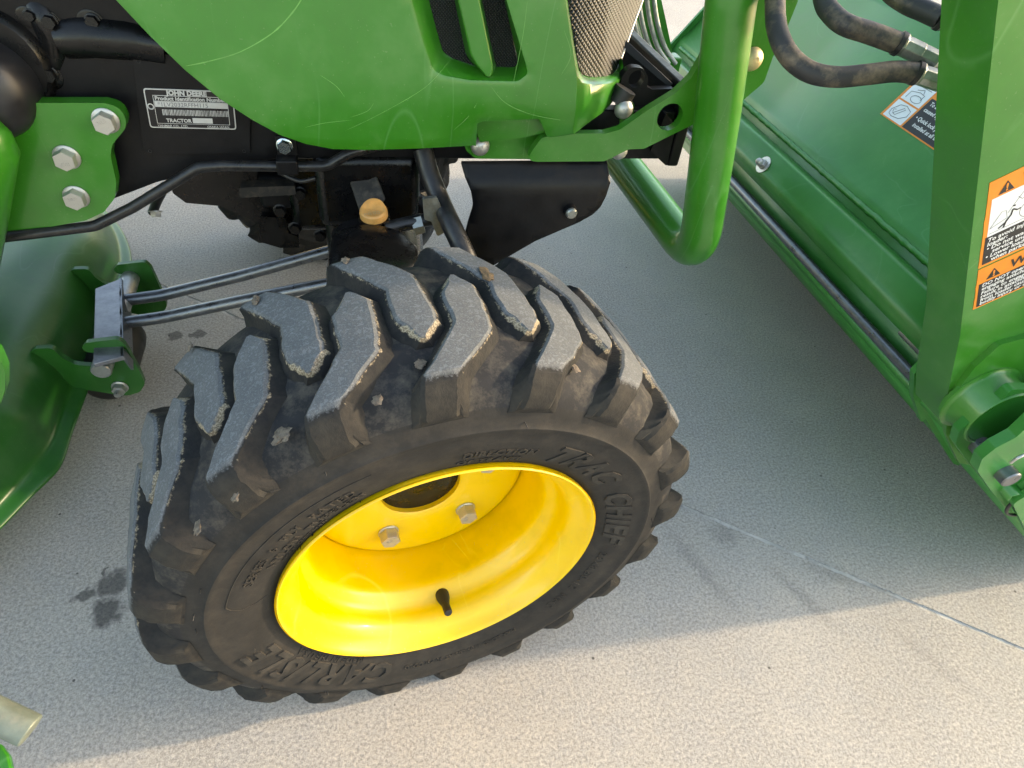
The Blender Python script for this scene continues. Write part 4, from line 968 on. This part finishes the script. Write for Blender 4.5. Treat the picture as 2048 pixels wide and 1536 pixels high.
# falling-load decal on the back sheet
def onsheet(px, py):
    d = ray(px, py); best = None
    for (x0, z0), (x1, z1) in zip(sheet, sheet[1:]):
        s = d.z/d.x; A_ = (z1-z0)-s*(x1-x0)
        if abs(A_) < 1e-9: continue
        q = (CAM.z+s*(x0-CAM.x)-z0)/A_
        if -.01 <= q <= 1.01: x = x0+(x1-x0)*q; best = Vector((x, CAM.y+d.y*(x-CAM.x)/d.x, z0+(z1-z0)*q))
    return best
pc, pt, pb = onsheet(1762, 230), onsheet(1816, 177), onsheet(1857, 308)
if pc and pt and pb:
    bu = Vector((0, -1, 0)); bv = (pt-pc); bv.y = 0; bl = bv.length; bv.normalize(); bn = bu.cross(bv)
    if bn.x > 0: bn = -bn
    pc = pc+bn*.0035; bw = abs(pb.y-pc.y)*1.55; bh = bl*1.35
    def bq(nm, L, mt, lift, par): return quad(nm, pc, bu, bv, [(a*bw, b*bh) for a, b in L], mt, par, lift*(1 if bu.cross(bv).x < 0 else -1), .0002)
    bd = bq('warning_decal', rect(0, 0, 1, 1), m_inko, .0004, bucket)
    bq('pictogram_panel', rect(.025, .03, .25, .46), m_picto, .0006, bd); bq('pictogram_panel', rect(.025, .50, .25, .97), m_picto, .0006, bd); bq('text_panel', rect(.27, .03, .98, .80), m_ink, .0006, bd)
    for k, s in enumerate(('To avoid injury or death', 'caused by falling load:', '\u2022 Quick lock pins must be', '   installed at all times')): flat_text('decal_lettering', s, bh*.125, pc+bu*(bw*.30)+bv*(bh*(.66-.15*k-(.06 if k > 1 else 0))), bu, bv, m_inkw, bd, .0008, bold=.02)
    def bs(pts):
        V, F = tubevf([pc+bu*(a*bw)+bv*(b*bh)+bn*.0008 for a, b in pts], .0005, 5); mk('pictogram_line', V, F, m_line, bd, False)
    bs([(.06, .12), (.05, .22), (.09, .38), (.15, .42), (.22, .36), (.23, .24), (.18, .12), (.10, .09), (.06, .12)]); bs([(.09, .16), (.15, .36), (.17, .34), (.12, .15), (.09, .16)]); bs([(.08, .18), (.07, .24), (.09, .26)])
    bs([(.16+.055*math.cos(R(20*k)), .62+.08*math.sin(R(20*k))) for k in range(19)]); bs([(.06, .56), (.06, .72), (.14, .78), (.20, .76), (.20, .64)]); bs([(.10, .80), (.16, .86), (.18, .78)]); bs([(.06, .9), (.22, .9)])
# hinge ear, pin and spring clip at the near end
he = rnd(xz([(1953, 940), (1962, 915), (1990, 893), (2030, 872), (2075, 830), (2160, 830), (2160, 1080), (2070, 1048), (2032, 1036), (2006, 1010), (1985, 985), (1968, 962)], -.088), .008)
plate('hinge_ear', he, -.090, .014, m_greenb, bucket, bev=.002)
he2 = [(a+.008, b-.004) for a, b in he]
plate('hinge_ear', he2, -.044, .012, m_greenb, bucket, bev=.002)
v, f = lathevf([(0, .012), (.011, .012), (.0125, .0105), (.0125, -.05), (0, -.05)], 26); pin = mk('hinge_pin', place(v, on(2010, 946, 'y', -.092), (0, -1, 0)), f, m_rod, bucket, True, 40)
c_ = on(2052, 1000, 'y', -.097); tube('spring_clip', [c_+Vector((.028*math.cos(R(12*k)), -.0002*k, .028*math.sin(R(12*k)))) for k in range(46)], .0022, m_pipe, bucket, 10)
tube('clip_wire', spline([on(2022, 925, 'y', -.102), on(2036, 915, 'y', -.104), on(2060, 905, 'y', -.102)], 5), .002, m_zinc, bucket, 8)
kb = rnd(xz([(1826, 745), (1850, 720), (1905, 850), (1918, 930), (1905, 925), (1848, 835), (1840, 842), (1824, 790)], .075), .004); plate('carrier_ear', kb, .072, .010, m_greenb, bucket, bev=.0015)

# ================================================================== MOWER DECK
deck = thing('mower_deck', 'glossy green mid-mount mower deck with roller bracket and silver draft rods', 'mower', (-.7, .53, 0))
def xf(y):
    if y < .30: return -.525-1.15*(.30-y)**2*1.0-.18*(.30-y)
    if y > .76: return -.525-1.15*(y-.76)**2-.10*(y-.76)
    return -.525
prof_d = [(.012, .070), (.010, .074), (-.006, .078), (-.012, .088), (-.016, .120), (-.026, .150), (-.050, .178), (-.085, .194), (-.130, .199), (-.30, .202), (-.75, .202)]
ys = [-.14+k*.02 for k in range(69)]; V, F = [], []
for y in ys:
    wv = .004*noise.noise(Vector((y*7, 0, 0)))
    for k, (a, b) in enumerate(prof_d):
        V.append(Vector((xf(y)+a+wv*(k > 1)+(.010*math.exp(-((y-.26)/.03)**2) if k < 3 else 0), y, b+.012*noise.noise(Vector((y*5, k*.5, 2)))*(k > 3))))
m_ = len(prof_d)
for i in range(len(ys)-1):
    for j in range(m_-1): F.append((i*m_+j, i*m_+j+1, (i+1)*m_+j+1, (i+1)*m_+j))
shell = mk('deck_shell', V, F, m_greend, deck, True, 60); ss = shell.modifiers.new('thick', 'SOLIDIFY'); ss.thickness = .005; ss.offset = 1
sb = shell.modifiers.new('smooth', 'SUBSURF'); sb.levels = 1; sb.render_levels = 2
# raised flange at the far side of the shell
fl = [on(a, b, 'z', .13) for a, b in ((92, 470), (108, 480), (118, 500), (143, 523), (170, 592), (158, 594), (130, 530), (104, 506))]
V, F = loft([fl, [q+Vector((0, 0, -.03)) for q in fl]], True, True); mk('deck_flange', V, F, m_greend, deck, True, 30, bev=.002)
near = [(52, 708), (62, 698), (106, 696), (122, 712), (146, 728), (172, 733), (192, 733), (194, 722), (236, 716), (232, 700), (176, 706), (164, 700), (166, 688), (180, 683), (236, 677), (248, 684), (278, 745), (291, 768), (284, 782), (264, 790), (238, 790), (150, 776), (92, 782), (74, 752)]
rn = [.003, .003, .008, .02, .02, .006, .002, .002, .002, .004, .006, .006, .006, .004, .008, .01, .02, .014, .012, .012, .02, .03, .006, .01]
near2 = [(56, 706), (70, 698), (104, 696), (122, 714), (150, 730), (192, 733), (205, 722), (214, 704), (190, 706), (172, 704), (163, 696), (172, 686), (236, 678), (250, 690), (280, 745), (290, 768), (280, 784), (258, 791), (232, 789), (150, 776), (92, 782), (70, 748)]
rn2 = [.003, .004, .01, .02, .02, .006, .006, .004, .006, .006, .006, .006, .01, .012, .03, .014, .014, .012, .02, .03, .008, .01]
YB = .425
nbk = rnd(xz(near2, YB), rn2)
plate('roller_bracket', nbk, YB, .009, m_greend, deck, bev=.0012)
dx0 = on(205, 690, 'y', YB); plate('roller_bracket', nbk, YB+.215, .009, m_greend, deck, bev=.0012)
bz_ = on(215, 690, 'y', YB+.02).z
bar = [on(a, b, 'z', bz_+.012) for a, b in ((190, 577), (243, 556), (247, 712), (186, 728))]
V, F = loft([bar, [q+Vector((.001, 0, -.008)) for q in bar]], True, True); mk('draft_bar', V, F, plain('bare_steel_bar', (.3, .3, .32), .4, .75, .35, 35, .15, 220, .4, (.2, .19, .19)), deck, True, 30, bev=.0012)
lip = [bar[1], bar[2], bar[2]+Vector((.006, 0, -.03)), bar[1]+Vector((.006, 0, -.03))]
V, F = loft([lip, [q+Vector((-.004, 0, 0)) for q in lip]], True, True); mk('bar_lip', V, F, m_rod, deck, True, 30)
pn = on(205, 733, 'y', YB-.012); v, f = lathevf([(0, .012), (.0135, .012), (.015, .010), (.015, -.25), (0, -.25)], 30); mk('draft_pin', place(v, pn, (0, -1, -.05)), f, m_zinc, deck, True, 40)
p_ = on(240, 774, 'y', YB-.001); inst('hex_bolt', me_bolt, deck, p_, (0, -1, 0), .019, .6)
v, f = lathevf([(.0055, .0), (.0055, .019), (.0045, .021), (0, .021)], 18); mk('bolt_end', place(v, p_, (0, -1, 0)), f, m_zinc, deck, True, 40)
ra = on(264, 690, 'y', .53); rz_ = .052; rx = on(266, 700, 'z', rz_).x
v, f = lathevf([(0, 0), (.030, 0), (.040, .004), (.0475, .016), (.050, .04), (.050, .14), (.0475, .164), (.040, .176), (.030, .18), (0, .18)], 40); mk('deck_roller', [Vector((q.x*1, q.y, q.z)) for q in place([p*.86 for p in v], (rx-.028, .61, rz_), (0, -1, 0))], f, m_rubberk, deck, True, 45)
zr = bz_-.006
A0 = on(250, 603, 'z', zr); B0 = on(250, 648, 'z', zr); A0 += Vector((-.02, 0, 0)); B0 += Vector((-.02, 0, 0))
tube('draft_rod', fillet([A0, on(325, 590, 'z', zr+.005), on(480, 552, 'z', .19), on(660, 502, 'z', .24)], .12), .0105, m_rod, deck, 18)
tube('draft_rod', fillet([B0, on(330, 634, 'z', zr+.005), on(480, 602, 'z', .19), on(690, 560, 'z', .24)], .12), .0105, m_rod, deck, 18)

# ================================================================== render settings
scene.cycles.max_bounces = 6; scene.cycles.diffuse_bounces = 3; scene.cycles.glossy_bounces = 3; scene.cycles.transmission_bounces = 2
scene.cycles.caustics_reflective = False; scene.cycles.caustics_refractive = False
scene.cycles.adaptive_threshold = .02
